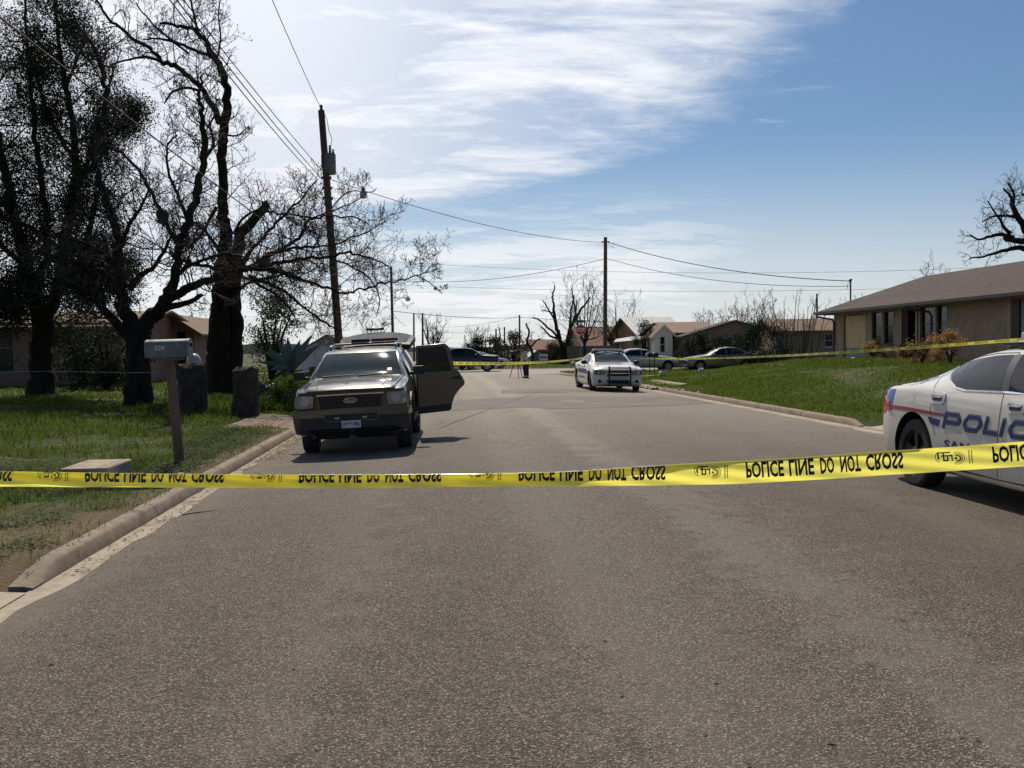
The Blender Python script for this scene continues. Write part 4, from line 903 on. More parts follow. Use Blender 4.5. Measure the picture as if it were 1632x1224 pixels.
sedan('parked_sedan', 'dull brown sedan parked nose to the left beside the evergreen bushes', D(1086, 571, 57)[:2].tolist()+[.24], rad(-90), GREYP)
sedan('parked_sedan', 'pale sedan behind the big agave, seen through its leaves', D(502, 585, 40)[:2].tolist()+[.2], rad(-60), SILV)
sedan('parked_sedan', 'white car just beyond the nose of the dark pickup truck', D(806, 584, 80)[:2].tolist()+[.12], rad(115), paint('white_car', (.6, .6, .6), .3))
PK = dict(L=5.7, zb=[(0, .45), (.4, .42), (5.2, .45), (5.7, .5)], w=[(0, .90), (.3, .96), (1.2, .98), (5.3, .98), (5.7, .95)],
    zs=[(0, 1.02), (.12, 1.14), (1.3, 1.20), (5.7, 1.20)], zr=[(0, 1.08), (.12, 1.22), (1.35, 1.29), (1.6, 1.40), (2.1, 1.72), (2.6, 1.80), (3.5, 1.79), (3.85, 1.70), (3.98, 1.24), (5.7, 1.22)],
    wr=[(0, .78), (1.3, .82), (2.2, .70), (3.7, .70), (4.0, .90), (5.7, .90)], cr=[(0, .02), (1.2, .06), (2.6, .06), (3.8, .05), (4.1, .0), (5.7, 0)], rnd=.06, bf=.12, br=.03)
def pickup():
    p = D(797, 590, 72); R = thing('pickup_truck', 'dark navy crew cab pickup crossing the far intersection', 'pickup truck', (p[0], 72.6, .06), rad(90)); pm = paint('navy_paint', (.008, .009, .016), .4, .0, .25, (.03, .028, .025), .3)
    o, bvh = car_body(PK, R, pm, [(1.0, .42, .47), (4.55, .42, .47)])
    for s, f in ((-1, 'R'), (1, 'L')):
        for y in (1.0, 4.55): wheel(R, s*.84, y, .40, .25, s, RIMA, 6)
        decal('front_side_window', [(1.78, 1.25), (2.62, 1.25), (2.62, 1.70), (2.2, 1.68)], f, bvh, .004, SUVG, R); decal('rear_side_window', [(2.72, 1.25), (3.6, 1.25), (3.55, 1.70), (2.72, 1.70)], f, bvh, .004, TINT, R)
        decal('panel_gap', strip([(2.67, 1.7), (2.66, .5)], .014), f, bvh, .002, SEAM, R); mirror(R, s*.96, 1.85, 1.25, s, BLK, 1.2)
        decal('headlight', [(s*.55, 1.0), (s*.86, 1.0), (s*.88, .80), (s*.57, .80)], 'F', bvh, .004, HEADL, R, thick=.01)
    decal('windscreen', [(-.72, 1.30), (.72, 1.30), (.6, 1.70), (-.6, 1.70)], 'F', bvh, .004, GLASS, R); decal('grille', [(-.5, 1.02), (.5, 1.02), (.5, .74), (-.5, .74)], 'F', bvh, .004, CHR, R)
    decal('bumper', [(-.9, .66), (.9, .66), (.9, .48), (-.9, .48)], 'F', bvh, .01, CHR, R, thick=.06); MB().bb(-.86, .86, 4.05, 5.62, 1.20, 1.236).build('bed_cover', BLK, R)
pickup()
# ------------------------------------------------------------------ buildings
def wallgrid(mb, axis, c, a0, a1, z0, z1, ops, th, mi=0):
    """wall slab at coordinate c (thickness towards +c) with rectangular openings (a0,a1,z0,z1)"""
    A = sorted(set([a0, a1]+[o[0] for o in ops]+[o[1] for o in ops])); Zs = sorted(set([z0, z1]+[o[2] for o in ops]+[o[3] for o in ops]))
    for i in range(len(A)-1):
        run = None
        for j in range(len(Zs)):
            inside = j < len(Zs)-1 and not any(o[0]-1e-6 <= A[i] and A[i+1] <= o[1]+1e-6 and o[2]-1e-6 <= Zs[j] and Zs[j+1] <= o[3]+1e-6 for o in ops)
            if inside and run is None: run = Zs[j]
            if not inside and run is not None:
                if axis == 'X': mb.bb(c, c+th, A[i], A[i+1], run, Zs[j], mi)
                else: mb.bb(A[i], A[i+1], c, c+th, run, Zs[j], mi)
                run = None
def window(parent, axis, c, a0, a1, z0, z1, fm, gm=None, depth=.09, fw=.05, mull=1):
    mb = MB()
    def b(u0, u1, v0, v1, d0, d1):
        if axis == 'X': mb.bb(c+d0, c+d1, u0, u1, v0, v1)
        else: mb.bb(u0, u1, c+d0, c+d1, v0, v1)
    b(a0, a0+fw, z0, z1, depth-.05, depth); b(a1-fw, a1, z0, z1, depth-.05, depth); b(a0+fw, a1-fw, z1-fw, z1, depth-.05, depth); b(a0+fw, a1-fw, z0, z0+fw, depth-.05, depth)
    if mull: zc = (z0+z1)/2; b(a0+fw, a1-fw, zc-.02, zc+.02, depth-.045, depth)
    w = mb.build('window', fm, parent, smooth=0); g = MB()
    if axis == 'X': g.bb(c+depth-.02, c+depth-.012, a0+fw, a1-fw, z0+fw, z1-fw)
    else: g.bb(a0+fw, a1-fw, c+depth-.02, c+depth-.012, z0+fw, z1-fw)
    g.build('pane', gm or WGLASS, w, smooth=0); s = MB()
    if axis == 'X': s.bb(c-.03, c+depth-.05, a0-.03, a1+.03, z0-.06, z0-.002)
    else: s.bb(a0-.03, a1+.03, c-.03, c+depth-.05, z0-.06, z0-.002)
    s.build('sill', fm, w, smooth=0); return w
BRK = brick_mat('brick_tan', (.28, .185, .125), (.36, .25, .175), (.34, .29, .24)); BRKP = brick_mat('brick_pink', (.30, .14, .10), (.36, .19, .14), (.33, .26, .22))
SHG = shingle_mat('shingle_brown', (.060, .047, .038), (.092, .074, .060)); SHG2 = shingle_mat('shingle_tan', (.22, .155, .11), (.27, .20, .15)); SHG3 = shingle_mat('shingle_red', (.17, .088, .062), (.215, .125, .09))
FRM = mat('frame_brown', (.03, .024, .02), .6); FRT = mat('frame_tan', (.30, .24, .17), .7); FRW = mat('frame_white', (.62, .62, .60), .6); SOF = mat('soffit_tan', (.50, .38, .24), .8); GUT = mat('gutter_dark', (.03, .026, .024), .5)
def brick_house():
    H = thing('brick_house', 'long low tan brick house with brown hip roof on the right lawn', 'house', (0, 0, 0)); X0 = 20.5; Z0 = .93; ZE = 3.36; Y0, Y1 = 14.0, 47.55
    ops = [(43.95, 46.4, Z0, 3.2), (42.24, 43.25, 1.74, 3.24), (41.12, 42.05, 1.74, 3.24), (39.1, 40.35, Z0, 3.26), (37.55, 38.75, 1.80, 3.28), (36.62, 37.42, 1.80, 3.28), (29.6, 32.3, 1.05, 3.26), (22, 24, 1.8, 3.2)]
    w = MB(); wallgrid(w, 'X', X0, Y0, Y1, Z0-.5, ZE, ops, .28); w.bb(X0+.28, X0+10.4, Y1-.28, Y1, Z0-.5, ZE); w.bb(X0+.28, X0+10.4, Y0, Y0+.28, Z0-.5, ZE); w.bb(X0+10.12, X0+10.4, Y0+.28, Y1-.28, Z0-.5, ZE)
    w.build('wall', BRK, H, smooth=0)
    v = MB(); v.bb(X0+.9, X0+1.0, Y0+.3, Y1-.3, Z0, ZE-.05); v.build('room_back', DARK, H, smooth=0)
    p = MB()
    for k in range(5): p.bb(X0+.10, X0+.16, 43.99+k*.482, 43.99+k*.482+.472, 1.55, 3.17)
    p.build('boarded_panel', mat('plywood', (.62, .45, .24), .8, col2=(.54, .39, .20), ns=3, stretch=(1, 1, .3)), H, smooth=0)
    MB().bb(X0+.09, X0+.17, 43.97, 46.38, .90, 1.53).build('lower_panel', mat('panel_blue', (.22, .27, .29), .8), H, smooth=0)
    for o in ops[1:3]+ops[4:6]+[ops[7]]: window(H, 'X', X0, *o, FRM if o is not ops[1] else FRM, None, .12)
    for o in ops[1:3]+ops[4:6]:
        tr = MB()
        for q0, q1 in ((o[0]-.07, o[0]), (o[1], o[1]+.07)): MB().bb(X0-.02, X0-.004, q0, q1, o[2], o[3]).build('window_trim', FRT, H, smooth=0)
    MB().bb(X0+.55, X0+.62, 39.1, 40.35, Z0, 3.26).build('front_door', mat('door_brown', (.07, .045, .03), .6), H, smooth=0)
    e = None
    for y in (39.02, 40.37): MB().bb(X0-.05, X0+.0-.004, y-.06, y+.06, Z0-.2, 3.3).build('entry_post', FRT, H, smooth=0)
    for y in (32.3, 29.4): MB().bb(X0-.06, X0-.004, y, y+.2, Z0-.3, 3.34).build('bay_post', FRT, H, smooth=0)
    MB().bb(X0+.3, X0+.36, 29.6, 32.25, 1.05, 3.24).build('garage_door', mat('garage_pale', (.45, .47, .47), .6), H, smooth=0)
    # hip roof with overhang
    xe, xb, ya, yb, ze = X0-.62, X0+11.0, Y0-.6, Y1+.85, 3.46; xr = (xe+xb)/2; hr = 5.30; ym = yb-.35; yl = ya+5.6
    r = MB(); r.add([(xe, ya, ze), (xb, ya, ze), (xb, yb, ze), (xe, yb, ze), (xr, yl, hr), (xr, ym, hr), (xe, ya, ze-.03), (xb, ya, ze-.03), (xb, yb, ze-.03), (xe, yb, ze-.03)],
        [(0, 4, 5, 3), (1, 2, 5, 4), (0, 1, 4), (3, 5, 2), (6, 9, 8, 7), (0, 3, 9, 6), (3, 2, 8, 9), (2, 1, 7, 8), (1, 0, 6, 7)])
    rf = r.build('roof', SHG, H, smooth=0)
    MB().bb(xe+.03, X0-.003, ya+.05, yb-.05, ze-.09, ze-.045).build('soffit', SOF, H, smooth=0)
    f = MB(); f.bb(xe-.03, xe+.025, ya, yb, ze-.17, ze-.035); f.bb(xe+.03, xb, yb, yb+.04, ze-.17, ze-.035); f.bb(xe-.12, xe-.032, ya, yb, ze-.13, ze-.012); f.build('gutter', GUT, H, smooth=0)
    for y, yo in ((47.42, 48.2), (37.72, 38.7)):
        d = MB(); d.tube([(xe-.07, yo, ze-.14), (xe-.02, yo-.1, ze-.26), (X0-.1, y+.1, ze-.42), (X0-.06, y, ze-.6), (X0-.06, y, Z0-.1)], .05, 8); d.build('downspout', GUT, H)
    m = MB(); q = D(1343, 482, 51); q[0] = 22.0; y = 48.9; m.tube([(22.0, y, 3.7), (22.0, y, 5.15)], .045, 8); m.ell((22.0, y, 5.18), (.09, .12, .07), 8, 6); m.tube([(22, y, 5.16), (21.85, y, 4.95), (21.8, y, 4.7)], .015, 5); m.build('service_mast', GUT, H)
    mb = MB(); mb.bb(19.4, 20.4, 38.9, 40.6, .6, .97); mb.build('porch_slab', CONC2, H, smooth=0); return H
brick_house()
def gable(name, label, x0, x1, y0, y1, z0, zw, hr, ax, wm_, rm, ov=.4, ops=(), wfm=FRW, gm=None, face_trim=None, fascia=None, cat='house'):
    """ax = ridge direction. the openings are in the wall that faces the street (y0)"""
    H = thing(name, label, cat); w = MB(); wallgrid(w, 'Y', y0, x0, x1, z0-.4, zw, list(ops), .2)
    w.bb(x0, x0+.2, y0+.2, y1, z0-.4, zw); w.bb(x1-.2, x1, y0+.2, y1, z0-.4, zw); w.bb(x0+.2, x1-.2, y1-.2, y1, z0-.4, zw)
    if ax == 'Y':
        xm = (x0+x1)/2
        for yy in (y0, y1-.2): w.add([(x0, yy, zw), (x1, yy, zw), (xm, yy, hr-.05), (x0, yy+.2, zw), (x1, yy+.2, zw), (xm, yy+.2, hr-.05)], [(0, 1, 2), (5, 4, 3), (0, 2, 5, 3), (1, 4, 5, 2)])
        s = (hr-zw)/(xm-x0); e = zw-ov*s; P = [(x0-ov, e), (xm, hr), (x1+ov, e), (x1+ov, e-.12), (xm, hr-.12), (x0-ov, e-.12)]
        r = MB(); r.prism(P, lambda u, v, a: (u, a, v), y0-ov, y1+ov)
    else:
        ym = (y0+y1)/2
        for xx in (x0, x1-.2): w.add([(xx, y0, zw), (xx, y1, zw), (xx, ym, hr-.05), (xx+.2, y0, zw), (xx+.2, y1, zw), (xx+.2, ym, hr-.05)], [(0, 1, 2), (5, 4, 3), (0, 2, 5, 3), (1, 4, 5, 2)])
        s = (hr-zw)/(ym-y0); e = zw-ov*s; P = [(y0-ov, e), (ym, hr), (y1+ov, e), (y1+ov, e-.12), (ym, hr-.12), (y0-ov, e-.12)]
        r = MB(); r.prism(P, lambda u, v, a: (a, u, v), x0-ov, x1+ov)
    w.build('wall', wm_, H, smooth=0); r.build('roof', rm, H, smooth=0)
    if fascia and ax == 'Y':
        f = MB()
        for sx in (-1, 1):
            xa = xm+sx*(x1+ov-xm); f.add([(xm, y0-ov-.03, hr+.01), (xa, y0-ov-.03, e+.01), (xa, y0-ov-.03, e-.2), (xm, y0-ov-.03, hr-.2), (xm, y0-ov-.002, hr+.01), (xa, y0-ov-.002, e+.01), (xa, y0-ov-.002, e-.2), (xm, y0-ov-.002, hr-.2)], [(0, 1, 2, 3), (7, 6, 5, 4), (0, 4, 5, 1), (2, 6, 7, 3), (1, 5, 6, 2), (0, 3, 7, 4)])
        f.build('fascia', fascia, H, smooth=0)
    for o in ops: window(H, 'Y', y0, *o, wfm, gm, .1)
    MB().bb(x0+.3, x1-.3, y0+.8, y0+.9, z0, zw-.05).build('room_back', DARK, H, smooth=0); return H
def XA(px, Y): return D(px, 555, Y)[0]
def ZA(px, py, Y): return D(px, py, Y)[2]
STU = lambda n, a, b: mat(n, a, .9, col2=b, ns=1.5, bump=.3, bs=30)
# right-hand group across the intersection
gable('cream_house', 'cream house with white gable trim left of the dark broad gable', XA(1043, 78), XA(1072, 78), 78, 81, .2, ZA(1056, 531, 78), ZA(1053, 517, 78), 'Y', STU('stucco_cream', (.78, .75, .62), (.72, .69, .56)), SHG2, .35,
    [(XA(1052, 78), XA(1060.5, 78), ZA(1056, 562, 78), ZA(1056, 536, 78))], FRW, None, None, FRW)
gable('long_wing', 'low wing with tan shingle roof right of the cream gable', XA(1072, 79)+.05, XA(1150, 79), 79, 91, .2, ZA(1100, 529, 79), ZA(1100, 513, 85), 'X', STU('stucco_grey', (.24, .22, .18), (.2, .18, .15)), SHG2, .3, cat='house')
gable('broad_gable_house', 'broad dark gable behind the evergreen bushes and bare stems', XA(1092, 76), XA(1248, 76), 76, 78.4, .25, ZA(1170, 533, 76), ZA(1176, 510, 76), 'Y', STU('stucco_dark', (.17, .135, .105), (.14, .11, .085)), SHG, .35,
    [(XA(1150, 76), XA(1166, 76), ZA(1158, 563, 76), ZA(1158, 542, 76))], FRM, None, None, GUT)
gable('tan_house', 'tan house with white window just left of the brick house corner', XA(1236, 64), XA(1350, 64), 63.9, 68, .3, ZA(1290, 524, 64), ZA(1290, 508, 66), 'X', STU('stucco_tan', (.33, .245, .17), (.29, .21, .15)), SHG2, .35,
    [(XA(1313.5, 64), XA(1327.5, 64), ZA(1320, 553, 64), ZA(1320, 532, 64))], FRW, None)
gable('metal_roof_house', 'house with grey metal roof and orange gable behind the police car', XA(1008, 98), XA(1076, 98), 92, 112, .2, ZA(1040, 540, 95), ZA(1062, 503, 98), 'X', STU('siding_orange', (.30, .15, .08), (.26, .13, .07)), mat('metal_roof', (.24, .25, .26), .6, .3, col2=(.20, .21, .22), ns=2), .5)
MB()
hp = thing('porch_roof', 'low pale porch roof in front of the grey metal roof', 'porch'); p = MB(); xa, xb = XA(978, 90), XA(1040, 90)
p.add([(xa, 90, ZA(985, 545, 90)), (xb, 90, ZA(1030, 540, 90)), (xb, 94, ZA(1030, 533, 92)), (xa+1, 94, ZA(985, 540, 92)), (xa, 90, ZA(985, 548, 90)), (xb, 90, ZA(1030, 543, 90)), (xb, 94, ZA(1030, 536, 92)), (xa+1, 94, ZA(985, 543, 92))], [(0, 1, 2, 3), (7, 6, 5, 4), (0, 4, 5, 1), (1, 5, 6, 2), (2, 6, 7, 3), (3, 7, 4, 0)]); p.build('porch_cover', MATS['metal_roof'], hp, smooth=0)
for px in (988, 1005, 1020): MB().tube([(XA(px, 90.2), 90.2, .1), (XA(px, 90.2), 90.2, ZA(1000, 547, 90))], .06, 8).build('porch_post', FRW, hp)
gable('red_roof_house', 'house with wide red brown roof behind the stop sign', XA(925, 112), XA(1030, 112), 108, 124, .2, ZA(960, 553, 110), ZA(985, 520, 116), 'X', STU('stucco_beige', (.36, .28, .20), (.32, .25, .18)), SHG3, .5)
gable('brown_house', 'low brownish house beyond the pruned tree trunk', XA(850, 118), XA(895, 118), 116, 128, .2, ZA(870, 556, 118), ZA(870, 541, 122), 'X', STU('siding_brown', (.26, .17, .13), (.22, .15, .11)), SHG3, .4)
gable('far_shed', 'small grey shed behind the person with the camera', XA(843, 112), XA(862, 112), 110, 116, .2, ZA(852, 566, 110), ZA(852, 558, 113), 'Y', STU('siding_grey', (.36, .37, .38), (.3, .31, .32)), mat('shed_roof', (.5, .5, .5), .6), .3, cat='shed')
fn = thing('board_fence', 'tan board fence on the far corner behind the stop sign', 'fence'); f = MB(); n = 0; xa, xb = XA(905, 96), XA(985, 96); q = xa
while q < xb: f.bb(q, q+.145, 96, 96.025, .1, 1.95+.03*((n*7) % 3)); q += .15; n += 1
f.build('board_panel', mat('fence_wood', (.30, .22, .15), .9, col2=(.24, .17, .12), ns=2), fn, smooth=0)
for k in range(int((xb-xa)/2.4)+1): MB().bb(xa+2.4*k-.05, xa+2.4*k+.05, 96.03, 96.13, 0, 2.0).build('post', MATS['fence_wood'], fn, smooth=0)
# left-hand group
gable('white_building', 'white walled building with brown roof behind the agave', XA(478, 66), XA(566, 66), 66, 80, .2, ZA(510, 557, 66), ZA(500, 533, 66), 'Y', STU('stucco_white', (.62, .63, .65), (.56, .57, .6)), SHG2, .4, cat='building')
gable('pink_house', 'pink gabled house porch seen through the fork of the big tree', XA(240, 52), XA(310, 52), 52, 62, .25, ZA(280, 523, 52), ZA(284, 500, 52), 'Y', BRKP, SHG2, .5, [(XA(255, 52), XA(272, 52), .9, ZA(260, 529, 52)), (XA(282, 52), XA(296, 52), .6, ZA(280, 529, 52))], FRM, None, None, mat('fascia_rust', (.20, .07, .04), .8))
gable('left_brick_house', 'dark pinkish brick house behind the trees at the far left', XA(-130, 44), XA(196, 44), 44, 56, .3, ZA(100, 518, 44), ZA(100, 497, 50), 'X', BRKP, SHG2, .6, [(XA(-40, 44), XA(22, 44), 1.0, ZA(10, 515, 44)), (XA(120, 44), XA(150, 44), 1.0, ZA(10, 525, 44))], FRT, None)

# ------------------------------------------------------------------ trees
def nrm(v): return v/(np.linalg.norm(v)+1e-9)
class Tree:
    def __init__(s, seed, fine=.012, buds=False, up=.25):
        s.r = np.random.RandomState(seed); s.t = MB(); s.c = MB(); s.fine = fine; s.up = up; s.buds = buds; s.tips = []
    def limb(s, P, R, n=10):
        """smooth wiggly main limb through 3-D points"""
        Q = cr(np.array(P, float), 5); rr = np.interp(np.linspace(0, 1, len(Q)), np.linspace(0, 1, len(R)), R)
        L = np.linalg.norm(np.diff(Q, axis=0), axis=1).sum(); Q[1:-1] += s.r.randn(len(Q)-2, 3)*min(L*.004, .035)
        rr = rr*(1+.025*s.r.randn(len(rr))); s.t.tube(Q, rr.tolist(), n); return Q, rr
    def branch(s, p, d, L, r, lev, k, droop=0.):
        n = 5 if lev >= 2 else 4; P = [p]; q = p.copy(); d = nrm(d)
        for i in range(n):
            d = nrm(d+s.r.randn(3)*(.22 if lev else .26)+np.array([0, 0, s.up*.35-droop])); q = q+d*L/n; P.append(q)
        rs = np.linspace(r, max(r*.35, s.fine*.5), n+1); s.c.tube(P, rs.tolist(), 5 if r > .03 else 3, cap=False)
        if lev == 0:
            s.tips.append(P[-1]); s.tips.append((P[-2]+P[-3])/2)
            if s.buds:
                for q2 in (P[-1], P[-2], P[2]):
                    e = q2+s.r.randn(3)*.02+np.array([0, 0, .015]); s.c.tube([q2, (q2+e)/2, e+(e-q2)*.6], [s.fine*.4, s.fine*1.25, s.fine*.3], 3, cap=False)
            return
        for i in range(k):
            t = .25+.75*(i+s.r.rand())/k; f = t*n; a = min(int(f), n-1); b = P[a]+(P[a+1]-P[a])*(f-a)
            dd = nrm(P[a+1]-P[a]); sd = s.r.randn(3); sd = nrm(sd-dd*(sd@dd)); s.branch(b, dd*.65+sd*.8+np.array([0, 0, s.up]), L*(.55-.18*t)*(1+.4*s.r.rand()), max(r*(.62-.25*t), s.fine*.6), lev-1, max(2, int(k*.85)), droop)
    def sprout(s, Q, rr, n, L, lev=2, k=4, t0=.25, t1=1., droop=0., rf=.5):
        for i in range(n):
            t = t0+(t1-t0)*(i+s.r.rand())/n; f = t*(len(Q)-1); a = min(int(f), len(Q)-2); p = Q[a]+(Q[a+1]-Q[a])*(f-a); dd = nrm(Q[a+1]-Q[a])
            sd = s.r.randn(3); sd[1] *= .8; sd = nrm(sd-dd*(sd@dd)); s.branch(p, dd*.45+sd+np.array([0, 0, s.up]), L*(.6+.7*s.r.rand())*(1.1-.45*t), max(s.fine, min(rr[a]*rf, L*.02)), lev, k, droop)
    def leaves(s, pts, per, spread, size, m, root):
        pts = np.array(pts); n = len(pts)*per; c = np.repeat(pts, per, 0)+s.r.randn(n, 3)*spread
        a = s.r.randn(n, 3); a /= np.linalg.norm(a, axis=1)[:, None]; b = np.cross(a, s.r.randn(n, 3)); b /= np.linalg.norm(b, axis=1)[:, None]
        z = size*(.5+s.r.rand(n))[:, None]; V = np.stack([c-a*z, c+b*z*.5, c+a*z, c-b*z*.5], 1).reshape(-1, 3); i = np.arange(n)*4
        return npmesh('foliage', V, np.stack([i, i+1, i+2, i+3], -1), m, root)
    def done(s, name, label, base, group=None, cat='tree', bark=None, twig=None):
        R = thing(name, label, cat, base, 0, group); b = np.array(base)
        for mb, nm, m in ((s.t, 'trunk', bark or BARK), (s.c, 'branches', twig or TWIG)):
            if mb.v:
                mb.v = [(x-b[0], y-b[1], z-b[2]) for x, y, z in mb.v]; mb.build(nm, m, R, smooth=60)
        return R
def PXL(pts, Y, seed, dy=.6, drift=0.):
    """limb path from photo points, wandering in depth around Y"""
    r = np.random.RandomState(seed); o = 0; out = []; rs = []
    for k, (x, y, w) in enumerate(pts):
        yy = Y+o+drift*k/max(1, len(pts)-1); out.append(D(x, y, yy)); rs.append(w*.86*yy/1500/2); o += r.randn()*dy if k else 0
    return out, rs
# big bare tree with the tall stems, and the wide budding branches to its right
Y3 = 36.5
T3 = Tree(31, .0085, True, .16)
L3 = [([(352, 636, 66), (352, 585, 50), (350, 545, 46), (352, 500, 36), (352, 460, 30), (356, 434, 26), (360, 372, 22), (355, 323, 18), (355, 250, 16), (356, 215, 17), (363, 159, 15), (356, 118, 13), (336, 81, 10), (316, 54, 8), (290, 42, 6), (255, 38, 4)], .12, 0, 34, 2.3, .34),
 ([(372, 634, 34), (375, 560, 26), (376, 500, 24), (374, 450, 22), (382, 383, 20), (402, 352, 17), (428, 324, 14)], .1, -.5, 0, 0, 0),
 ([(350, 196, 12), (326, 147, 10), (306, 125, 9), (283, 108, 9), (257, 96, 8), (233, 74, 7), (203, 54, 6), (172, 29, 5), (150, -10, 4), (135, -50, 3)], .25, 1, 22, 2.2, .15),
 ([(257, 97, 6), (232, 91, 5), (205, 95, 4), (178, 103, 3)], .2, 1, 9, 1.2, .2), ([(320, 145, 5), (296, 140, 5), (275, 147, 4), (262, 165, 2.5)], .2, -.5, 8, 1., .2),
 ([(338, 90, 6), (310, 80, 5.5), (283, 68, 5), (255, 62, 4), (228, 62, 2.5)], .2, .8, 10, 1.2, .2), ([(300, 85, 4), (258, 52, 4), (236, 30, 3), (217, 5, 2.5)], .2, .8, 8, 1.2, .2),
 ([(316, 54, 5), (308, 20, 4), (300, -20, 3)], .2, .5, 8, 1.2, .2), ([(345, 95, 4), (352, 60, 3), (348, 25, 2.5), (352, -5, 2)], .2, -.6, 10, 1.1, .2), ([(360, 215, 4), (378, 216, 3), (392, 205, 2)], .2, -.4, 5, .8, .2),
 ([(345, 330, 7), (322, 372, 6), (300, 395, 5)], .3, -.8, 6, 1.2, .3),
 # low spreading boughs
 ([(370, 436, 17), (392, 428, 14), (420, 423, 12), (448, 417, 10), (486, 412, 8), (521, 410, 7), (556, 404, 6), (595, 414, 4.5), (620, 424, 3)], .25, -5, 26, 2.4, .12),
 ([(392, 430, 12), (423, 410, 10), (450, 396, 9), (477, 380, 8), (486, 362, 7), (492, 351, 6), (516, 346, 5), (560, 346, 4), (590, 360, 2.5)], .25, -4, 24, 2.3, .15),
 ([(410, 424, 10), (450, 436, 9), (492, 450, 8), (539, 466, 6), (570, 462, 5), (600, 454, 5), (620, 449, 4), (664, 439, 3.2), (684, 428, 2.6), (697, 419, 2)], .2, -5.5, 26, 1.8, .15),
 ([(664, 440, 3), (684, 450, 2.5), (705, 468, 2)], .1, 0, 6, .8, .1),
 ([(398, 440, 10), (448, 461, 8), (487, 490, 6), (512, 510, 5), (545, 528, 3)], .25, -4, 20, 2.0, .15),
 ([(520, 410, 6), (560, 425, 5), (590, 445, 4), (605, 475, 3), (600, 505, 2)], .2, -1, 12, 1.4, .15),
 ([(376, 440, 14), (400, 400, 10), (425, 372, 8), (450, 345, 6), (478, 318, 5), (505, 288, 3)], .3, -3, 22, 2.2, .2),
 ([(372, 372, 8), (400, 338, 6), (445, 340, 5), (500, 344, 4), (555, 325, 3), (600, 300, 2)], .3, -4, 18, 1.8, .15),
 ([(400, 432, 9), (440, 404, 8), (470, 395, 7), (510, 392, 5), (560, 380, 4), (615, 352, 2.5)], .3, -5, 22, 1.9, .15),
 ([(362, 445, 12), (335, 425, 9), (300, 420, 7), (270, 400, 5)], .4, -3, 14, 2., .2), ([(366, 430, 10), (340, 385, 8), (318, 360, 6), (290, 345, 4)], .4, -2, 16, 2., .2),
 ([(385, 440, 9), (415, 455, 8), (450, 478, 6), (470, 505, 4)], .3, -3, 14, 1.8, .15), ([(372, 470, 10), (400, 450, 8), (440, 440, 6), (480, 430, 5)], .3, -2, 18, 1.8, .2)]
for k, (pp, dyy, dr_, n, L, t0) in enumerate(L3):
    Q, rr = T3.limb(*PXL([(x, y, w*(1 if k < 11 else .72)) for x, y, w in pp], Y3, 100+k, dyy, dr_), n=12 if k < 3 else 8)
    if n: T3.sprout(Q, rr, int(n*(1.4 if k < 11 else 1.0)), L*.64, 2, 4 if k < 11 else 5, t0)
b3 = GL(358, 614); b3 = (float(D(356, 600, Y3)[0]), Y3, gz(D(356, 600, Y3)[0], Y3)-.1)
T3.done('bare_tree', 'tall bare tree with a sawn-off stub and budding boughs over the SUV', b3, None, 'tree', BARK)
# spreading tree whose trunk forks low, in front of the pink house
Y2 = 28.5
T2 = Tree(41, .009, True, .2)
L2 = [([(222, 655, 66), (221, 640, 54), (220, 610, 46), (220, 570, 42), (222, 535, 42), (224, 515, 38)], .05, 0, 0, 0, 0),
 ([(216, 530, 30), (205, 505, 26), (195, 485, 24), (191, 455, 22), (190, 421, 18), (186, 385, 15), (175, 335, 13), (160, 290, 12), (150, 250, 11), (160, 200, 10), (169, 160, 9), (167, 125, 8), (159, 98, 7), (147, 69, 6), (127, 47, 5), (105, 40, 3)], .2, 2, 30, 2.2, .25),
 ([(228, 525, 30), (240, 505, 26), (258, 487, 22), (270, 465, 19), (280, 440, 16), (285, 400, 15), (293, 370, 14), (301, 348, 14), (316, 299, 13), (324, 260, 12), (326, 220, 11), (321, 180, 8), (318, 150, 5), (322, 120, 3)], .2, -1, 34, 1.9, .3),
 ([(262, 478, 20), (285, 468, 17), (308, 455, 15), (335, 445, 13), (360, 436, 11), (390, 430, 9), (430, 428, 7), (470, 440, 5), (500, 455, 3)], .2, -2, 26, 2., .2),
 ([(255, 495, 14), (275, 488, 12), (300, 482, 10), (322, 470, 7)], .15, -.6, 6, 1.2, .4), ([(212, 545, 20), (190, 520, 17), (170, 498, 14), (147, 470, 12), (120, 455, 9), (90, 450, 6)], .2, -1, 16, 2., .2),
 ([(286, 402, 9), (268, 360, 8), (255, 335, 7), (240, 305, 6), (228, 282, 6), (208, 257, 5), (188, 240, 4), (166, 230, 3)], .25, 1.5, 18, 1.5, .15),
 ([(205, 460, 14), (222, 440, 10), (245, 425, 8), (262, 400, 6), (275, 372, 4)], .25, -1, 14, 1.6, .2), ([(192, 430, 12), (165, 405, 9), (140, 390, 7), (110, 380, 5)], .3, -1.5, 14, 1.8, .2),
 ([(300, 350, 8), (285, 315, 6), (270, 280, 5), (266, 235, 4), (282, 215, 3)], .2, .8, 14, 1.3, .15), ([(324, 255, 6), (340, 230, 5), (335, 200, 4), (345, 180, 3)], .2, .4, 8, .9, .15), ([(188, 400, 9), (205, 360, 7), (225, 330, 5), (238, 300, 3)], .3, -1, 14, 1.6, .2),
 ([(280, 440, 9), (300, 425, 8), (330, 412, 6), (365, 405, 5), (400, 412, 3)], .3, -2, 16, 1.6, .2), ([(192, 470, 12), (150, 440, 9), (110, 415, 7), (60, 400, 4)], .3, -2, 14, 1.8, .2)]
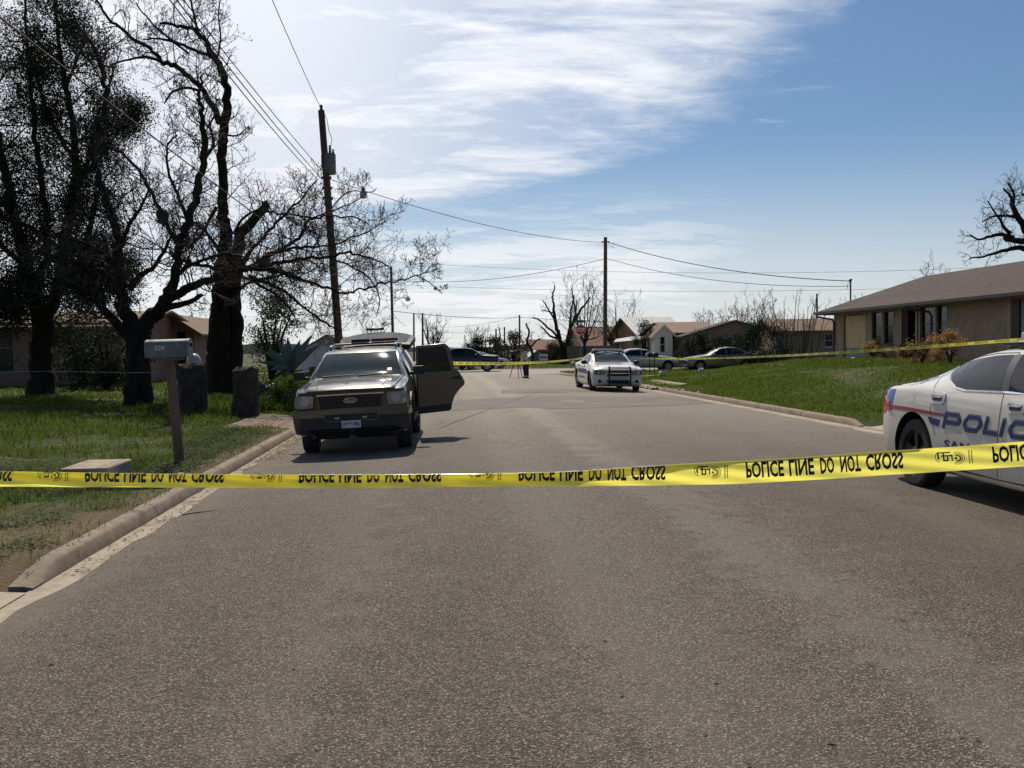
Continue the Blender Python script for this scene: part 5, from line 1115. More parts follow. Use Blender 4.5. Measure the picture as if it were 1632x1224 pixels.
for k, (pp, dyy, dr_, n, L, t0) in enumerate(L2):
    Q, rr = T2.limb(*PXL(pp, Y2, 200+k, dyy, dr_), n=14 if k < 3 else 8)
    if n: T2.sprout(Q, rr, int(n*1.25), L*.70, 2, 4, t0)
t2x = float(D(222, 640, Y2)[0]); R2 = T2.done('forked_tree', 'dark tree forking low behind the numbered mailbox', (t2x, Y2, gz(t2x, Y2)-.1), None, 'tree', BARK)
nst = D(258, 345, Y2); MB().ell(nst-np.array(R2.location), (.17, .17, .22), 12, 9, noise=.12).build('nest', TWIG, R2)
# big leafy evergreen at the far left
Y1 = 33.
T1 = Tree(51, .012, False, .12)
L1 = [([(68, 640, 56), (66, 590, 40), (64, 560, 37), (70, 520, 38), (62, 490, 30), (48, 455, 24), (35, 400, 20), (20, 330, 16), (5, 250, 12), (-15, 170, 8), (-30, 90, 5)], .2, 2, 30, 3.2, .25),
 ([(70, 510, 26), (85, 475, 22), (98, 420, 19), (110, 350, 17), (120, 290, 15), (118, 220, 12), (108, 150, 10), (95, 80, 7), (88, 10, 5), (85, -50, 3)], .25, 0, 30, 2.8, .2),
 ([(78, 490, 16), (100, 460, 14), (120, 430, 12), (140, 380, 10), (150, 330, 8), (165, 290, 6)], .3, -1.5, 18, 2., .2), ([(55, 470, 16), (75, 400, 14), (72, 330, 12), (60, 250, 10), (52, 170, 8), (45, 90, 6), (40, 0, 4)], .3, 1, 26, 2.6, .15),
 ([(112, 330, 10), (135, 270, 8), (150, 210, 6), (160, 170, 4)], .3, -1, 12, 1.6, .2), ([(100, 400, 10), (60, 370, 9), (20, 350, 7), (-30, 330, 5)], .3, -2, 14, 2.4, .2), ([(114, 250, 8), (80, 190, 7), (60, 130, 5), (40, 80, 3)], .3, -1, 14, 2., .2),
 ([(35, 420, 12), (-10, 380, 9), (-60, 340, 6)], .3, -1, 14, 2.6, .2), ([(10, 280, 9), (-30, 220, 7), (-70, 150, 5)], .3, 0, 12, 2.6, .2), ([(115, 300, 8), (160, 250, 6), (195, 200, 4), (212, 182, 2.5)], .3, -.5, 14, 1.3, .25), ([(105, 140, 6), (125, 90, 5), (138, 55, 3)], .3, 0, 10, 1.5, .2),
 ([(92, 462, 12), (120, 452, 10), (155, 458, 8), (190, 470, 5)], .2, -1.5, 16, 1.7, .2), ([(52, 470, 12), (20, 462, 9), (-20, 465, 7), (-60, 470, 5)], .3, -1.5, 16, 2.0, .2), ([(80, 480, 10), (60, 470, 8), (30, 478, 6), (0, 492, 4)], .3, -2.5, 14, 1.6, .2), ([(100, 440, 10), (140, 425, 8), (180, 425, 5)], .3, -1, 16, 1.9, .2)]
for k, (pp, dyy, dr_, n, L, t0) in enumerate(L1):
    Q, rr = T1.limb(*PXL(pp, Y1, 300+k, dyy, dr_), n=12 if k < 2 else 8)
    if n: T1.sprout(Q, rr, int(n*1.35), L*.62, 2, 5, t0, droop=.03)
t1x = float(D(64, 600, Y1)[0]); b1 = (t1x, Y1, gz(t1x, Y1)-.1); R1 = T1.done('evergreen_tree', 'huge dark leafy evergreen tree filling the upper left', b1, None, 'tree', BARK)
EVG = leaf_mat('evergreen_leaf', (.020, .030, .013), (.034, .046, .020), .12)
keep = T1.r.rand(len(T1.tips)) < .62; tp = [np.array(t)-np.array(b1) for t, q in zip(T1.tips, keep) if q]
T1.leaves(tp, 20, .20, .036, EVG, R1)
# leafy small tree behind the agave
def bushtree(name, label, base, hh, rx, seed, lm, n=900, per=9, size=.05, cat='tree', ht=.35, sprd=.16, trunk=.12, group=None):
    T = Tree(seed, .012, False, .1); b = np.array(base, float)
    for k in range(5):
        a = 6.283*k/5+T.r.rand(); e = b+np.array([rx*.7*math.cos(a)*(.3+.7*T.r.rand()), rx*.7*math.sin(a)*(.3+.7*T.r.rand()), hh*(.65+.25*T.r.rand())])
        Q, rr = T.limb([b, b+(e-b)*[.2, .2, .35], b+(e-b)*[.55, .55, .7], e], [trunk, trunk*.7, trunk*.45, trunk*.15], 6); T.sprout(Q, rr, 7, rx*.5, 1, 4, .3)
    R = T.done(name, label, base, group, cat); P = []
    cl = [(T.r.rand()*6.283, T.r.rand()**.5, ht+(1-ht)*T.r.rand()) for _ in range(max(8, n//40))]
    for k in range(n):
        a, q, h = cl[T.r.randint(len(cl))]; env = math.sin(math.pi*min(1, max(.05, (h-ht+.12)/(1-ht+.14))))**.55
        p = np.array([rx*q*env*math.cos(a), rx*q*env*math.sin(a), hh*h])+T.r.randn(3)*np.array([rx*.13, rx*.13, hh*.06]); P.append(p)
    T.leaves(P, per, sprd, size, lm, R); return R
GRL = leaf_mat('leaf_olive', (.040, .055, .018), (.075, .085, .03), .3); HDG = leaf_mat('leaf_hedge', (.022, .034, .014), (.040, .052, .022), .2); DRYL = leaf_mat('leaf_dry', (.33, .18, .07), (.46, .29, .12), .35); GRB = leaf_mat('leaf_bright', (.07, .13, .015), (.11, .18, .03), .35)
def onland(px, Y): x = float(XA(px, Y)); return (x, Y, gz(x, Y)-.05)
bushtree('leafy_small_tree', 'small olive leafy tree behind the agave planter', onland(433, 41), 3.9, 1.7, 61, GRL, 560, 8, .055, ht=.42)
bushtree('evergreen_bush', 'dark evergreen bush against the wing right of the cream gable', onland(1106, 62), 2.2, 1.5, 62, HDG, 700, 9, .06, 'bush', .05)
bushtree('evergreen_bush', 'broad dark bush at the foot of the bare stems', onland(1195, 58), 2.7, 2.6, 63, HDG, 1000, 10, .07, 'bush', .05)
bushtree('evergreen_bush', 'small dark bush under the broad gable, between the other two', onland(1150, 60), 1.9, 1.3, 64, HDG, 500, 9, .06, 'bush', .05)
bushtree('climbing_shrub', 'dark leafy shrub climbing at the left edge of the cream house', (XA(1027, 80), 80, .1), 3.6, .9, 65, HDG, 500, 8, .06, 'shrub', .1)
bushtree('green_bush', 'bright green bush in the verge left of the SUV', onland(450, 26.3), .95, .95, 66, GRB, 520, 9, .035, 'bush', .02, .07, .02)
bushtree('green_bush', 'low green bush tight against the front left of the SUV', onland(482, 24.6), .6, .6, 67, GRB, 260, 9, .03, 'bush', .02, .06, .02)
for k, (px, py, Y, h, r, lab) in enumerate([(1394, 576, 41.5, .92, .46, 'dry orange brown shrub by the first windows of the brick house'), (1440, 575, 39.5, .75, .42, 'dry shrub beside the front door of the brick house'), (1470, 590, 34.0, 1.15, .68, 'largest dry brown shrub on the lawn, beyond the police car roof'), (1515, 590, 31.5, 1.1, .5, 'dry shrub half hidden by the near police car roofline')]):
    x = float(XA(px, Y)); bushtree('dry_shrub', lab, (x, Y, gz(x, Y)-.05), h, r, 70+k, DRYL, 260, 9, .035, 'shrub', .05, .08, .025, 'dead shrubs before the brick house')
bushtree('dark_hedge', 'dark round hedge on the far left of the pruned tree trunk', onland(878, 103), 1.9, 1.1, 75, HDG, 300, 8, .08, 'hedge', .02); bushtree('dark_hedge', 'wide dark hedge hiding the foot of the pruned tree', onland(897, 100), 2.6, 1.7, 76, HDG, 400, 8, .08, 'hedge', .02)
bushtree('house_plant', 'dark shrub in front of the brick wall at the far left', onland(130, 40), 3.2, 2.5, 77, HDG, 800, 8, .06, 'shrub', .05); bushtree('house_plant', 'dark shrub between the forked tree and the evergreen trunk', onland(168, 38), 2.3, 1.7, 78, HDG, 450, 8, .06, 'shrub', .05)
# many-stemmed bare shrub before the tan house
T = Tree(81, .012, False, .5); bx, by, bz = onland(1268, 60)
for k in range(26):
    px = 1208+116*T.r.rand(); top = 455+65*T.r.rand()+abs(px-1262)*.25; e = D(px, top, 60+T.r.randn()*.8); s0 = np.array([bx+(e[0]-bx)*.35+T.r.randn()*.25, by+T.r.randn()*.5, bz]); mid = s0+(e-s0)*.5+T.r.randn(3)*.12
    Q, rr = T.limb([s0, mid, e], [.045, .03, .010], 5); T.sprout(Q, rr, 6, .75, 1, 3, .3)
T.done('bare_shrub', 'tall bare many-stemmed shrub in front of the tan house', (bx, by, bz), None, 'shrub', TWIGF, TWIGF)
# other bare trees
def baretree(name, label, px, Y, top, spread, seed, stems=5, group=None, tw=None, L=.33, tr=.16, fine=.02):
    T = Tree(seed, fine, False, .3); x = float(XA(px, Y)); b = np.array([x, Y, gz(x, Y)-.1]); zt = ZA(px, top, Y); hh = zt-b[2]
    f0 = b+np.array([T.r.randn()*.1, 0, hh*.28]); T.limb([b, (b+f0)/2+T.r.randn(3)*.05, f0], [tr*1.3, tr, tr*.9], 8)
    for k in range(stems):
        a = 6.283*(k+.5*T.r.rand())/stems; w = spread*Y/1500*(.35+.65*T.r.rand()); e = b+np.array([w*math.cos(a), w*.8*math.sin(a), hh*(.72+.25*T.r.rand())])
        Q, rr = T.limb([f0-[0, 0, hh*.04], f0+(e-f0)*[.45, .45, .3]+T.r.randn(3)*.1, e], [tr*.7, tr*.4, tr*.12], 6); T.sprout(Q, rr, 8, hh*L, 2, 3, .2)
    return T.done(name, label, b.tolist(), group, 'tree', BARK2, tw or TWIGF)
baretree('bare_tree', 'round bare tree right of the twin far poles', 692, 105, 506, 32, 91, 7, L=.30)
baretree('bare_tree', 'low bare tree left of the far lamp pole', 600, 95, 512, 30, 92, 6)
baretree('bare_tree', 'bare tree at the far end of the street behind the pickup', 762, 150, 522, 22, 93, 5, fine=.03)
baretree('bare_tree', 'dense bare tree behind the person with the camera', 826, 115, 533, 26, 94, 6, fine=.03)
baretree('bare_tree', 'bare twiggy tree between the stop sign and the tall pole', 933, 92, 448, 34, 95, 6, L=.36)
baretree('bare_tree', 'bare tree spreading to the right of the tall pole', 985, 104, 476, 44, 96, 6, L=.34)
for k, (px, top, sp) in enumerate([(1122, 497, 16), (1150, 495, 18), (1180, 475, 16), (1208, 473, 14), (1232, 492, 14)]):
    baretree('bare_tree', ['small bare tree at the left end of the row behind the gables', 'second bare tree of the row, over the tan shingle wing', 'tall bare tree of the row, over the peak of the broad gable', 'tall slim bare tree of the row, right of the gable peak', 'bare tree at the right end of the row, behind the many-stemmed shrub'][k], px, 100, top, sp, 110+k, 5, 'bare trees behind the far roofs', L=.3, tr=.11, fine=.022)
baretree('bare_tree', 'thin bare tree beyond the left end of the brick house roof', 1500, 74, 424, 34, 120, 6, L=.3, tr=.12); baretree('bare_tree', 'low bare tree behind the service mast of the brick house', 1360, 88, 478, 26, 121, 5, L=.3, tr=.1)
bushtree('dark_far_tree', 'dark leafy tree above the pickup cab', onland(770, 140), 4.2, 3.4, 122, HDG, 500, 8, .14, 'tree', .1, .3)
bushtree('far_shrub', 'brownish shrub mass left of the camera tripod', onland(818, 108), 3.4, 2.0, 123, leaf_mat('leaf_brown', (.06, .048, .03), (.09, .07, .045), .2), 320, 6, .09, 'shrub', .05, .2)
# crooked small trees behind the person
T = Tree(131, .02, False, .2)
for k, pp in enumerate([[(850, 584, 7), (848, 560, 6), (840, 545, 5), (843, 530, 4), (838, 515, 3)], [(846, 552, 4), (856, 542, 3), (862, 540, 2)]]): Q, rr = T.limb(*PXL(pp, 100, 400+k, .2), n=6); T.sprout(Q, rr, 5, .9, 1, 3, .4)
x = XA(850, 100); T.done('crooked_tree', 'small crooked bare tree just right of the person', (float(x), 100, .1), None, 'tree', BARK2, TWIGF)
T = Tree(132, .02, False, .2)
for k, pp in enumerate([[(801, 585, 6), (799, 565, 5), (793, 550, 4), (797, 535, 3), (795, 522, 2)], [(806, 585, 4), (810, 565, 3.4), (806, 548, 3)]]): Q, rr = T.limb(*PXL(pp, 100, 410+k, .2), n=6); T.sprout(Q, rr, 5, .9, 1, 3, .4)
x = XA(801, 100); T.done('crooked_tree', 'small crooked bare tree between the pickup and the camera tripod', (float(x), 100, .1), None, 'tree', BARK2, TWIGF)
# the hard-pruned tree
T = Tree(141, .02, False, .3); YP = 97; PS_ = .62
for k, pp in enumerate([[(897, 590, 20), (897, 565, 16), (894, 545, 13), (888, 525, 11), (884, 500, 9), (881, 480, 6), (882, 467, 5), (884, 455, 3)], [(899, 580, 14), (903, 553, 12), (908, 525, 10), (917, 508, 8), (925, 496, 7), (941, 473, 4)], [(892, 542, 8), (883, 530, 7), (873, 522, 6), (861, 511, 5), (849, 506, 4)], [(892, 540, 8), (878, 536, 6), (870, 528, 5), (862, 520, 4)], [(906, 535, 8), (909, 510, 7), (911, 490, 5), (915, 470, 3)], [(886, 512, 6), (877, 498, 5), (870, 486, 4), (866, 480, 3)], [(884, 500, 4), (872, 496, 3), (864, 494, 2.5)], [(912, 515, 5), (918, 495, 4), (919, 478, 3)]]):
    Q, rr = T.limb(*PXL([(x, y, w*(PS_+.38*max(0, (y-555)/35))) for x, y, w in pp], YP, 420+k, .25), n=8); T.sprout(Q, rr, 5, .8, 1, 3, .4)
T.done('pruned_tree', 'hard pruned tree with blunt bare limbs left of the stop sign', (float(XA(897, YP)), YP, .1), None, 'tree', BARK, TWIGF)
# tree rising behind the brick house
T = Tree(151, .018, False, .15); YR = 58
for k, pp in enumerate([[(1668, 560, 40), (1664, 470, 32), (1655, 410, 26), (1640, 372, 18), (1625, 350, 12), (1614, 332, 9), (1612, 315, 6), (1600, 300, 3)], [(1640, 384, 14), (1616, 383, 11), (1598, 374, 8), (1580, 376, 6), (1560, 382, 4), (1545, 374, 2.5)], [(1622, 347, 8), (1612, 345, 6), (1597, 344, 5), (1582, 345, 3.5), (1565, 354, 2)], [(1610, 372, 8), (1600, 362, 6), (1595, 352, 5), (1588, 342, 3), (1574, 320, 2)], [(1648, 400, 12), (1620, 395, 9), (1600, 400, 7), (1570, 408, 4), (1545, 412, 2.5)], [(1655, 410, 16), (1665, 360, 12), (1652, 330, 8), (1638, 315, 5), (1628, 308, 3)], [(1614, 330, 6), (1616, 310, 4.5), (1606, 292, 3)]]):
    Q, rr = T.limb(*PXL(pp, YR, 430+k, .35), n=8); T.sprout(Q, rr, 11, 1.3, 2, 3, .25)
RB = T.done('bare_tree', 'dark bare tree rising behind the brick house at the right edge', (float(XA(1665, YR)), YR, .5), None, 'tree', BARK, mat('twig_dark', (.03, .025, .022), .9))

MB().ell(D(1607, 380, YR)-np.array(RB.location), (.30, .30, .24), 12, 9, noise=.12).build('mistletoe', HDG, RB)
# ------------------------------------------------------------------ poles and wires
def pole(label, px_t, py_t, px_b, Y, r, group='wooden utility poles', name='utility_pole'):
    x, y, z = D(px_b, 560, Y); zb = gz(x, Y); t = D(px_t, py_t, Y); R = thing(name, label, 'utility pole', (x, Y, zb), 0, group)
    e = np.array([t[0]-x, 0, t[2]-zb]); MB().tube([(0, 0, -.3), e*.5, e], [r*1.12, r, r*.85], 14).build('pole', POLEW, R); return R, e, np.array([x, Y, zb])
PW = [pole('leaning dark utility pole with transformer behind the SUV', 512, 176, 545.5, 37, .145)]
R, e, b = PW[0]
def at(R_b, px, py, Y): return D(px, py, Y)-R_b
q = at(b, 526, 262, 37); t = MB().lathe([(.05, .42), (.2, .41), (.225, .36), (.225, -.33), (.2, -.38), (.05, -.38)], (0, 0, 0), 'Z', 20).build('transformer', STEEL, R, q)
MB().lathe([(.04, 0), (.06, .05), (.035, .1), (.06, .15), (.035, .2), (.05, .28)], (.02, -.1, .42), 'Z', 10).build('bushing', mat('insulator', (.10, .06, .045), .3), t); MB().lathe([(.04, 0), (.055, .05), (.03, .1), (.05, .16)], (.12, .05, .42), 'Z', 10).build('bushing', MATS['insulator'], t); MB().box((-.26, 0, .1), (.14, .1, .5)).build('bracket', BLK, t)
MB().lathe([(.03, 0), (.07, .05), (.045, .1), (.075, .15), (.03, .22)], tuple(e), 'Z', 10).build('insulator', MATS['insulator'], R)
sp = MB()
for py in (283, 300, 316):
    for sx in (-1, 1):
        c = at(b, 520+(py-283)*.08+sx*6.5, py, 37-.0); sp.ell(c, (.05, .05, .06), 8, 6)
sp.build('spool_insulators', MATS['insulator'], R)
p0, p1, p2, p3, p4 = [at(b, *c, 36.9) for c in ((526, 337), (536, 322), (549, 310), (563, 304), (576, 305))]
a = MB().tube(cr([p0, p1, p2, p3, p4], 4), .028, 8).build('lamp_arm', STEEL, R); lp = at(b, 579, 305, 36.9); hd = MB(); hd.lathe([(.03, .16), (.06, .15), (.075, .0), (.12, -.03), (.13, -.07)], tuple(lp), 'Z', 16); hd.build('lamp_head', STEEL, a)
MB().lathe([(.125, -.07), (.15, -.12), (.14, -.24), (.10, -.27)], tuple(lp), 'Z', 16).build('lamp_bowl', mat('lamp_bowl', (.6, .6, .58), .2), a)
MB().tube([at(b, 516, 180, 36.8), at(b, 521, 190, 36.8), at(b, 524, 208, 36.8), at(b, 529, 222, 36.8), at(b, 527, 234, 36.8)], .012, 5).build('drop_lead', WIREM, R)
def p2(label, px, top, Y, r=.14, pb=None): PW.append(pole(label, px, top, pb or px, Y, r)); return PW[-1]
p2('tall brown utility pole beside the stop sign', 965, 378, 70, .15, 964)
R4, e4, b4 = PW[-1]; ii = MB()
for sx in (-1, 1): ii.ell(e4+np.array([sx*.22, 0, -.35]), (.09, .06, .07), 8, 6)
ii.tube([e4+np.array([.2, 0, -.5]), e4+np.array([.6, 0, -.8]), e4+np.array([.62, 0, -.4])], .015, 5); ii.build('insulator', MATS['insulator'], R4)
p2('utility pole with a street lamp arm just past the SUV tailgate', 623, 425, 88, .13, 627); R5, e5, b5 = PW[-1]
a = MB().tube(cr([at(b5, *c, 88) for c in ((628, 486), (631, 479), (640, 475), (649, 474))], 4), .035, 6).build('lamp_arm', STEEL, R5); MB().lathe([(.05, .2), (.1, .12), (.2, .05), (.24, -.12), (.14, -.3)], tuple(at(b5, 650, 475, 88)), 'Z', 12).build('lamp_head', MATS['lamp_bowl'], a)
p2('thin pole, left of the two standing close together', 659.5, 499, 135, .13); p2('thin pole with a small box, right of the two standing close together', 673.5, 499, 132, .14); p2('slim pole above the person with the camera', 828, 502, 140, .14)
p2('short pole right behind the pickup bonnet', 790.5, 524, 165, .16); p2('short pole second to the right of the pickup', 804, 521, 168, .15); p2('tiny far pole above the pickup, on the left of its pair', 773.5, 538, 250, .16); p2('tiny far pole above the pickup, on the right of its pair', 780.5, 536, 250, .16); p2('thin dark pole among the bare stems of the tall shrub', 1302, 468, 92, .1)
p2('short pole between the two hedges and the far trees', 682, 519, 200, .14)
tw = thing('far_mast', 'thin lattice mast on the horizon above the pickup', 'mast', (float(XA(741, 900)), 900, 0)); k = MB()
for sx in (-1, 1): k.tube([(sx*1.4, 0, 0), (sx*.35, 0, ZA(741, 534, 900))], .22, 4)
for j in range(9): z = ZA(741, 534, 900)*j/9; w = 1.4-1.05*j/9; k.tube([(-w, 0, z), (w*.9, 0, z+ZA(741, 534, 900)/9)], .14, 4)
k.build('lattice', STEEL, tw)
def wire(label, a, c, sag, r=.012, nm='power_line', g='overhead wires'):
    a = np.array(a); c = np.array(c); P = [a+(c-a)*t-np.array([0, 0, 4*sag*t*(1-t)]) for t in np.linspace(0, 1, 22)]
    return tag(MB().tube(P, r, 5).build(nm, WIREM), label, 'wire', g)
WL = [('steep wire from the top of the leaning pole up to the picture edge', D(388, -110, 22), D(511, 172, 37), .1, .012), ('lowest of the three wires rising left from the leaning pole', D(225, -60, 16), D(507, 287, 37), .15, .014), ('middle of the three wires rising left from the leaning pole', D(236, -60, 16), D(512, 284, 37), .12, .014), ('uppermost of the three wires rising left from the leaning pole', D(262, -40, 16), D(514, 272, 37), .1, .012),
 ('pale thick service cable crossing in front of the left trees', D(-60, -20, 14), D(523, 425, 37), .1, .016), ('thick wire sagging from the leaning pole to the tall brown pole', D(523, 285, 37), D(962, 386, 70), .55, .015), ('cable from the tall brown pole to the service mast of the house', D(970, 386, 70), (22.0, 48.9, 5.12), .55, .026), ('thin wire below it from the tall brown pole towards the house', D(968, 412, 70), (22.0, 48.9, 4.85), .6, .018), ('wire sagging left from the tall brown pole to the lamp pole', D(962, 413, 70), D(624, 446, 88), .75, .02),
 ('faint wire across the sky above the far roofs', D(600, 415, 150), D(1700, 420, 120), 1.6, .02), ('second faint wire across the sky lower down', D(600, 452, 150), D(1700, 450, 120), 1.2, .02), ('wire from the lamp pole to the slim pole over the person', D(628, 496, 88), D(828, 506, 140), .3, .028), ('wire running right from the slim pole behind the roofs', D(828, 506, 140), D(1420, 508, 130), .8, .03), ('low wire left of the slim pole down towards the far trees', D(690, 521, 130), D(826, 504, 140), .5, .02), ('wire dropping from the lamp pole to the bare trees', D(625, 498, 88), D(648, 520, 120), .2, .02), ('thin wire from the lamp pole up towards the leaning pole', D(624, 428, 88), D(532, 325, 37), .3, .012), ('wire between the short far poles', D(700, 529, 170), D(803, 524, 168), .4, .022)]
for w in WL: wire(*w)
# ------------------------------------------------------------------ signs, mailboxes and small things
def stop_sign():
    Y = 66; c = D(925, 525.5, Y); R = thing('stop_sign', 'red STOP sign with green street name blades on the far right corner', 'stop sign', (c[0], Y, 0)); z = c[2]; r = .40
    MB().tube([(0, .03, 0), (0, .03, z+.95)], .035, 8).build('post', STEEL, R)
    o8 = lambda k: [(k*math.cos(rad(22.5+45*i)), k*math.sin(rad(22.5+45*i))) for i in range(8)]
    fc_ = MB().prism(o8(r), lambda u, v, a: (u, a, z+v), -.012, 0).build('plate', mat('sign_white', (.8, .8, .78), .5), R, smooth=0)
    MB().prism(o8(r-.025), lambda u, v, a: (u, a, z+v), -.016, -.0125).build('sign_face', mat('sign_red', (.62, .03, .05), .4), fc_, smooth=0)
    bm_obj('lettering', fit_bm(text_bm('STOP', 1, .03), -.29, .29, -.13, .13), MATS['sign_white'], fc_, lambda u, v: (u, -.019, z+v))
    MB().bb(-.38, .38, -.012, -.004, z+.52, z+.68).build('street_name_blade', mat('sign_green', (.02, .14, .09), .5), R, bevel=.01); MB().bb(-.008, .008, -.36, .36, z+.74, z+.90).build('street_name_blade', MATS['sign_green'], R)
    MB().bb(-.06, .06, -.02, -.004, z+.95, z+1.0).build('blade_bracket', STEEL, R)
stop_sign()
def mailbox529():
    x, y = float(XA(283, 13.5)), 13.5; R = thing('mailbox', 'grey metal mailbox numbered 529 on a leaning wooden post', 'mailbox', (x, y, gz(x, y)), 0)
    MB().tube([(0, 0, -.2), (-.06, 0, .75), (-.11, 0, 1.50)], [.072, .070, .066], 12).build('post', mat('mail_post_wood', (.20, .135, .09), .9, col2=(.11, .075, .05), ns=9, stretch=(1, 1, .1), bump=.6, bs=18), R)
    MB().box((-.14, 0, 1.515), (.42, .19, .03)).build('bracket_board', MATS['mail_post_wood'], R)
    pr = [(-.10, 0), (-.10, .17)]+[(-.10*math.cos(a), .17+.085*math.sin(a)) for a in np.linspace(.2, math.pi-.2, 9)]+[(.10, .17), (.10, 0)]
    b = MB().prism([(u*1.15, v) for u, v in pr], lambda u, v, a: (a, u, v), -.30, .265).build('box', STEEL, R, (-.12, 0, 1.535), bevel=.006, rot=(0, rad(-1), rad(-2)))
    MB().prism([(u*1.2, v*1.02-.002) for u, v in pr], lambda u, v, a: (a, u, v), .266, .305).build('door', STEEL, b, bevel=.006); MB().box((.32, 0, .17), (.03, .03, .05)).build('latch', BLK, b)
    MB().box((.20, -.122, .20), (.02, .008, .02)).build('flag_hinge', BLK, b)
    bm_obj('number', fit_bm(text_bm('529', 1, .03), -.155, -.02, .10, .165), mat('number_white', (.6, .62, .62), .5), b, lambda u, v: (u, -.119, v))
mailbox529()
def mailbox2():
    p = onland(1039, 49.5); R = thing('double_mailbox', 'dark double mailbox on two thin posts beyond the police car', 'mailbox', p)
    for dx_ in (-.13, .13): MB().tube([(dx_, 0, -.1), (dx_, 0, 1.05)], .022, 8).build('post', BLK, R)
    pr = [(-.10, 0), (-.10, .15)]+[(-.10*math.cos(a), .15+.07*math.sin(a)) for a in np.linspace(.2, math.pi-.2, 7)]+[(.10, .15), (.10, 0)]
    for dx_ in (-.16, .16): MB().prism(pr, lambda u, v, a: (u*1.4, a, v), -.26, .26).build('box', BLK, R, (dx_, 0, 1.05), bevel=.006)
mailbox2()
s_ = onland(866, 84); R = thing('yard_sign', 'small white and red yard sign on the far corner lawn', 'sign', s_)
for dx_ in (-.25, .25): MB().tube([(dx_, .02, -.1), (dx_, .02, 1.2)], .015, 6).build('stake', STEEL, R)
f_ = MB().bb(-.38, .38, -.01, .0, .62, 1.2).build('panel', WHITE, R); MB().bb(-.30, .30, -.016, -.012, .82, 1.0).build('red_band', mat('sign_red_band', (.5, .08, .08), .5), f_)
PLB = mat('bag_plastic', (.62, .62, .60), .4)
for k, (px, py, Y, sz, lab) in enumerate([(1056, 582, 46.5, .21, 'white plastic bag on the grass right of the double mailbox'), (1118, 582, 45.5, .15, 'small white crumpled bag further right on the lawn'), (914, 582, 84, .30, 'white plastic bag by the far left side of the police car'), (1360, 588, 40, .12, 'white scrap on the lawn before the boarded panel')]):
    x = float(XA(px, Y)); MB().ell((0, 0, sz*.55), (sz, sz*.7, sz*.75), 12, 8, noise=.13, seed=k)
    o = MB().ell((0, 0, sz*.55), (sz, sz*.7, sz*.75), 12, 8, noise=.12, seed=k+3).build('plastic_bag', PLB, None, (x, Y, gz(x, Y)+.06)); tag(o, lab, 'bag', 'litter on the lawns')
STN = mat('stump_stone', (.028, .021, .015), .95, col2=(.085, .064, .046), ns=5, bump=.9, bs=9, bd=.05)
def rock(label, px, Y, h, r, seed, name='stone_pillar', top=True):
    x = float(XA(px, Y)); rg = np.random.RandomState(seed); mb = MB(); vs = []; n = 26; k = 16
    ph = rg.rand(8)*6
    for i in range(k+1):
        z = h*i/k
        for j in range(n):
            a = 6.283*j/n; rr = r*(1.08-.14*i/k)*(1+.05*math.sin(3*a+ph[0]+i*.4)+.06*math.sin(5*a+ph[1]-i*.7)+.035*math.sin(9*a+ph[2]+i*1.1)+.03*rg.randn())
            vs.append((rr*math.cos(a), rr*.9*math.sin(a), z+(.05*math.sin(a*2+ph[3])+.03*math.sin(a*5) if i == k else 0)))
    for j in range(n): vs.append((vs[k*n+j][0]*.55, vs[k*n+j][1]*.55, h+.04+.03*rg.randn()))
    fs = [(i*n+j, i*n+(j+1) % n, (i+1)*n+(j+1) % n, (i+1)*n+j) for i in range(k+1) for j in range(n)]+[tuple(range((k+1)*n, (k+2)*n))]
    mb.add(vs, fs); o = mb.build(name, STN, None, (x, Y, gz(x, Y)-.1), smooth=50); tag(o, label, 'stone pillar' if 'pillar' in name else 'planter'); return o
rock('rough stone pillar behind the mailbox post', 305, 24.6, 1.33, .35, 1); rock('rough dark stone pillar left of the green bush', 390, 24.0, 1.26, .31, 2); rock('low dark boulder between the stone pillar and the white pipe', 418, 29.5, .72, .26, 3); PL = rock('rough stone planter under the agave', 464, 30.5, 1.05, .52, 4, 'stone_planter')
MB(); o = MB().tube([D(424, 617, 29.2), D(455, 605, 29.6)], .035, 8).build('pipe', WHITE); tag(o, 'white pipe between the boulder and the agave planter', 'pipe')
o = MB().tube([D(-40, 592, 24), D(100, 592, 25), D(200, 594, 26), D(330, 594, 27)], .006, 4).build('string_line', mat('string_blue', (.25, .35, .42), .6)); tag(o, 'thin pale line strung across the left yard to the stone pillar', 'string')
# agave
def agave():
    c = D(463, 590, 30.5); R = thing('agave', 'large blue green agave growing in the stone planter', 'agave', c); M_ = mat('agave_leaf', (.075, .115, .095), .55, col2=(.12, .16, .13), ns=3)
    tips = [(500, 531), (479, 540), (458, 536), (440, 538), (424, 556), (418, 560), (512, 548), (430, 590), (452, 548), (490, 560), (412, 578), (470, 552)]
    for k, (px, py) in enumerate(tips):
        dep = [0, .5, .0, -.1, -.3, -.6, -.1, -.7, .5, .6, .2, -.6][k]; t = D(px, py, 30.5+dep)-c; L = np.linalg.norm(t); u = nrm(t); sd = nrm(np.cross(u, [0, 1, 0])) if k not in (8, 11) else np.array([1., 0, 0]); nn = np.cross(sd, u); vs = []; n = 12
        for i in range(n+1):
            s = i/n; w = .115*(.75+.9*s*(1-s)*1.6)*(1-s**2.2)+.002; ctr = u*L*s+np.array([0, 0, .08*math.sin(math.pi*s)])+nn*(.05*math.sin(math.pi*s))
            for q, dpt in ((-1, 0), (0, -.03*(1-s)), (1, 0), (0, -.055*(1-s)-.008)): vs.append(ctr+sd*w*q+nn*dpt)
        mb = MB(); mb.add(vs, [(i*4+j, i*4+(j+1) % 4, i*4+4+(j+1) % 4, i*4+4+j) for i in range(n) for j in range(4)]+[(0, 3, 2, 1)]); mb.build('leaf', M_, R, smooth=50)
agave()
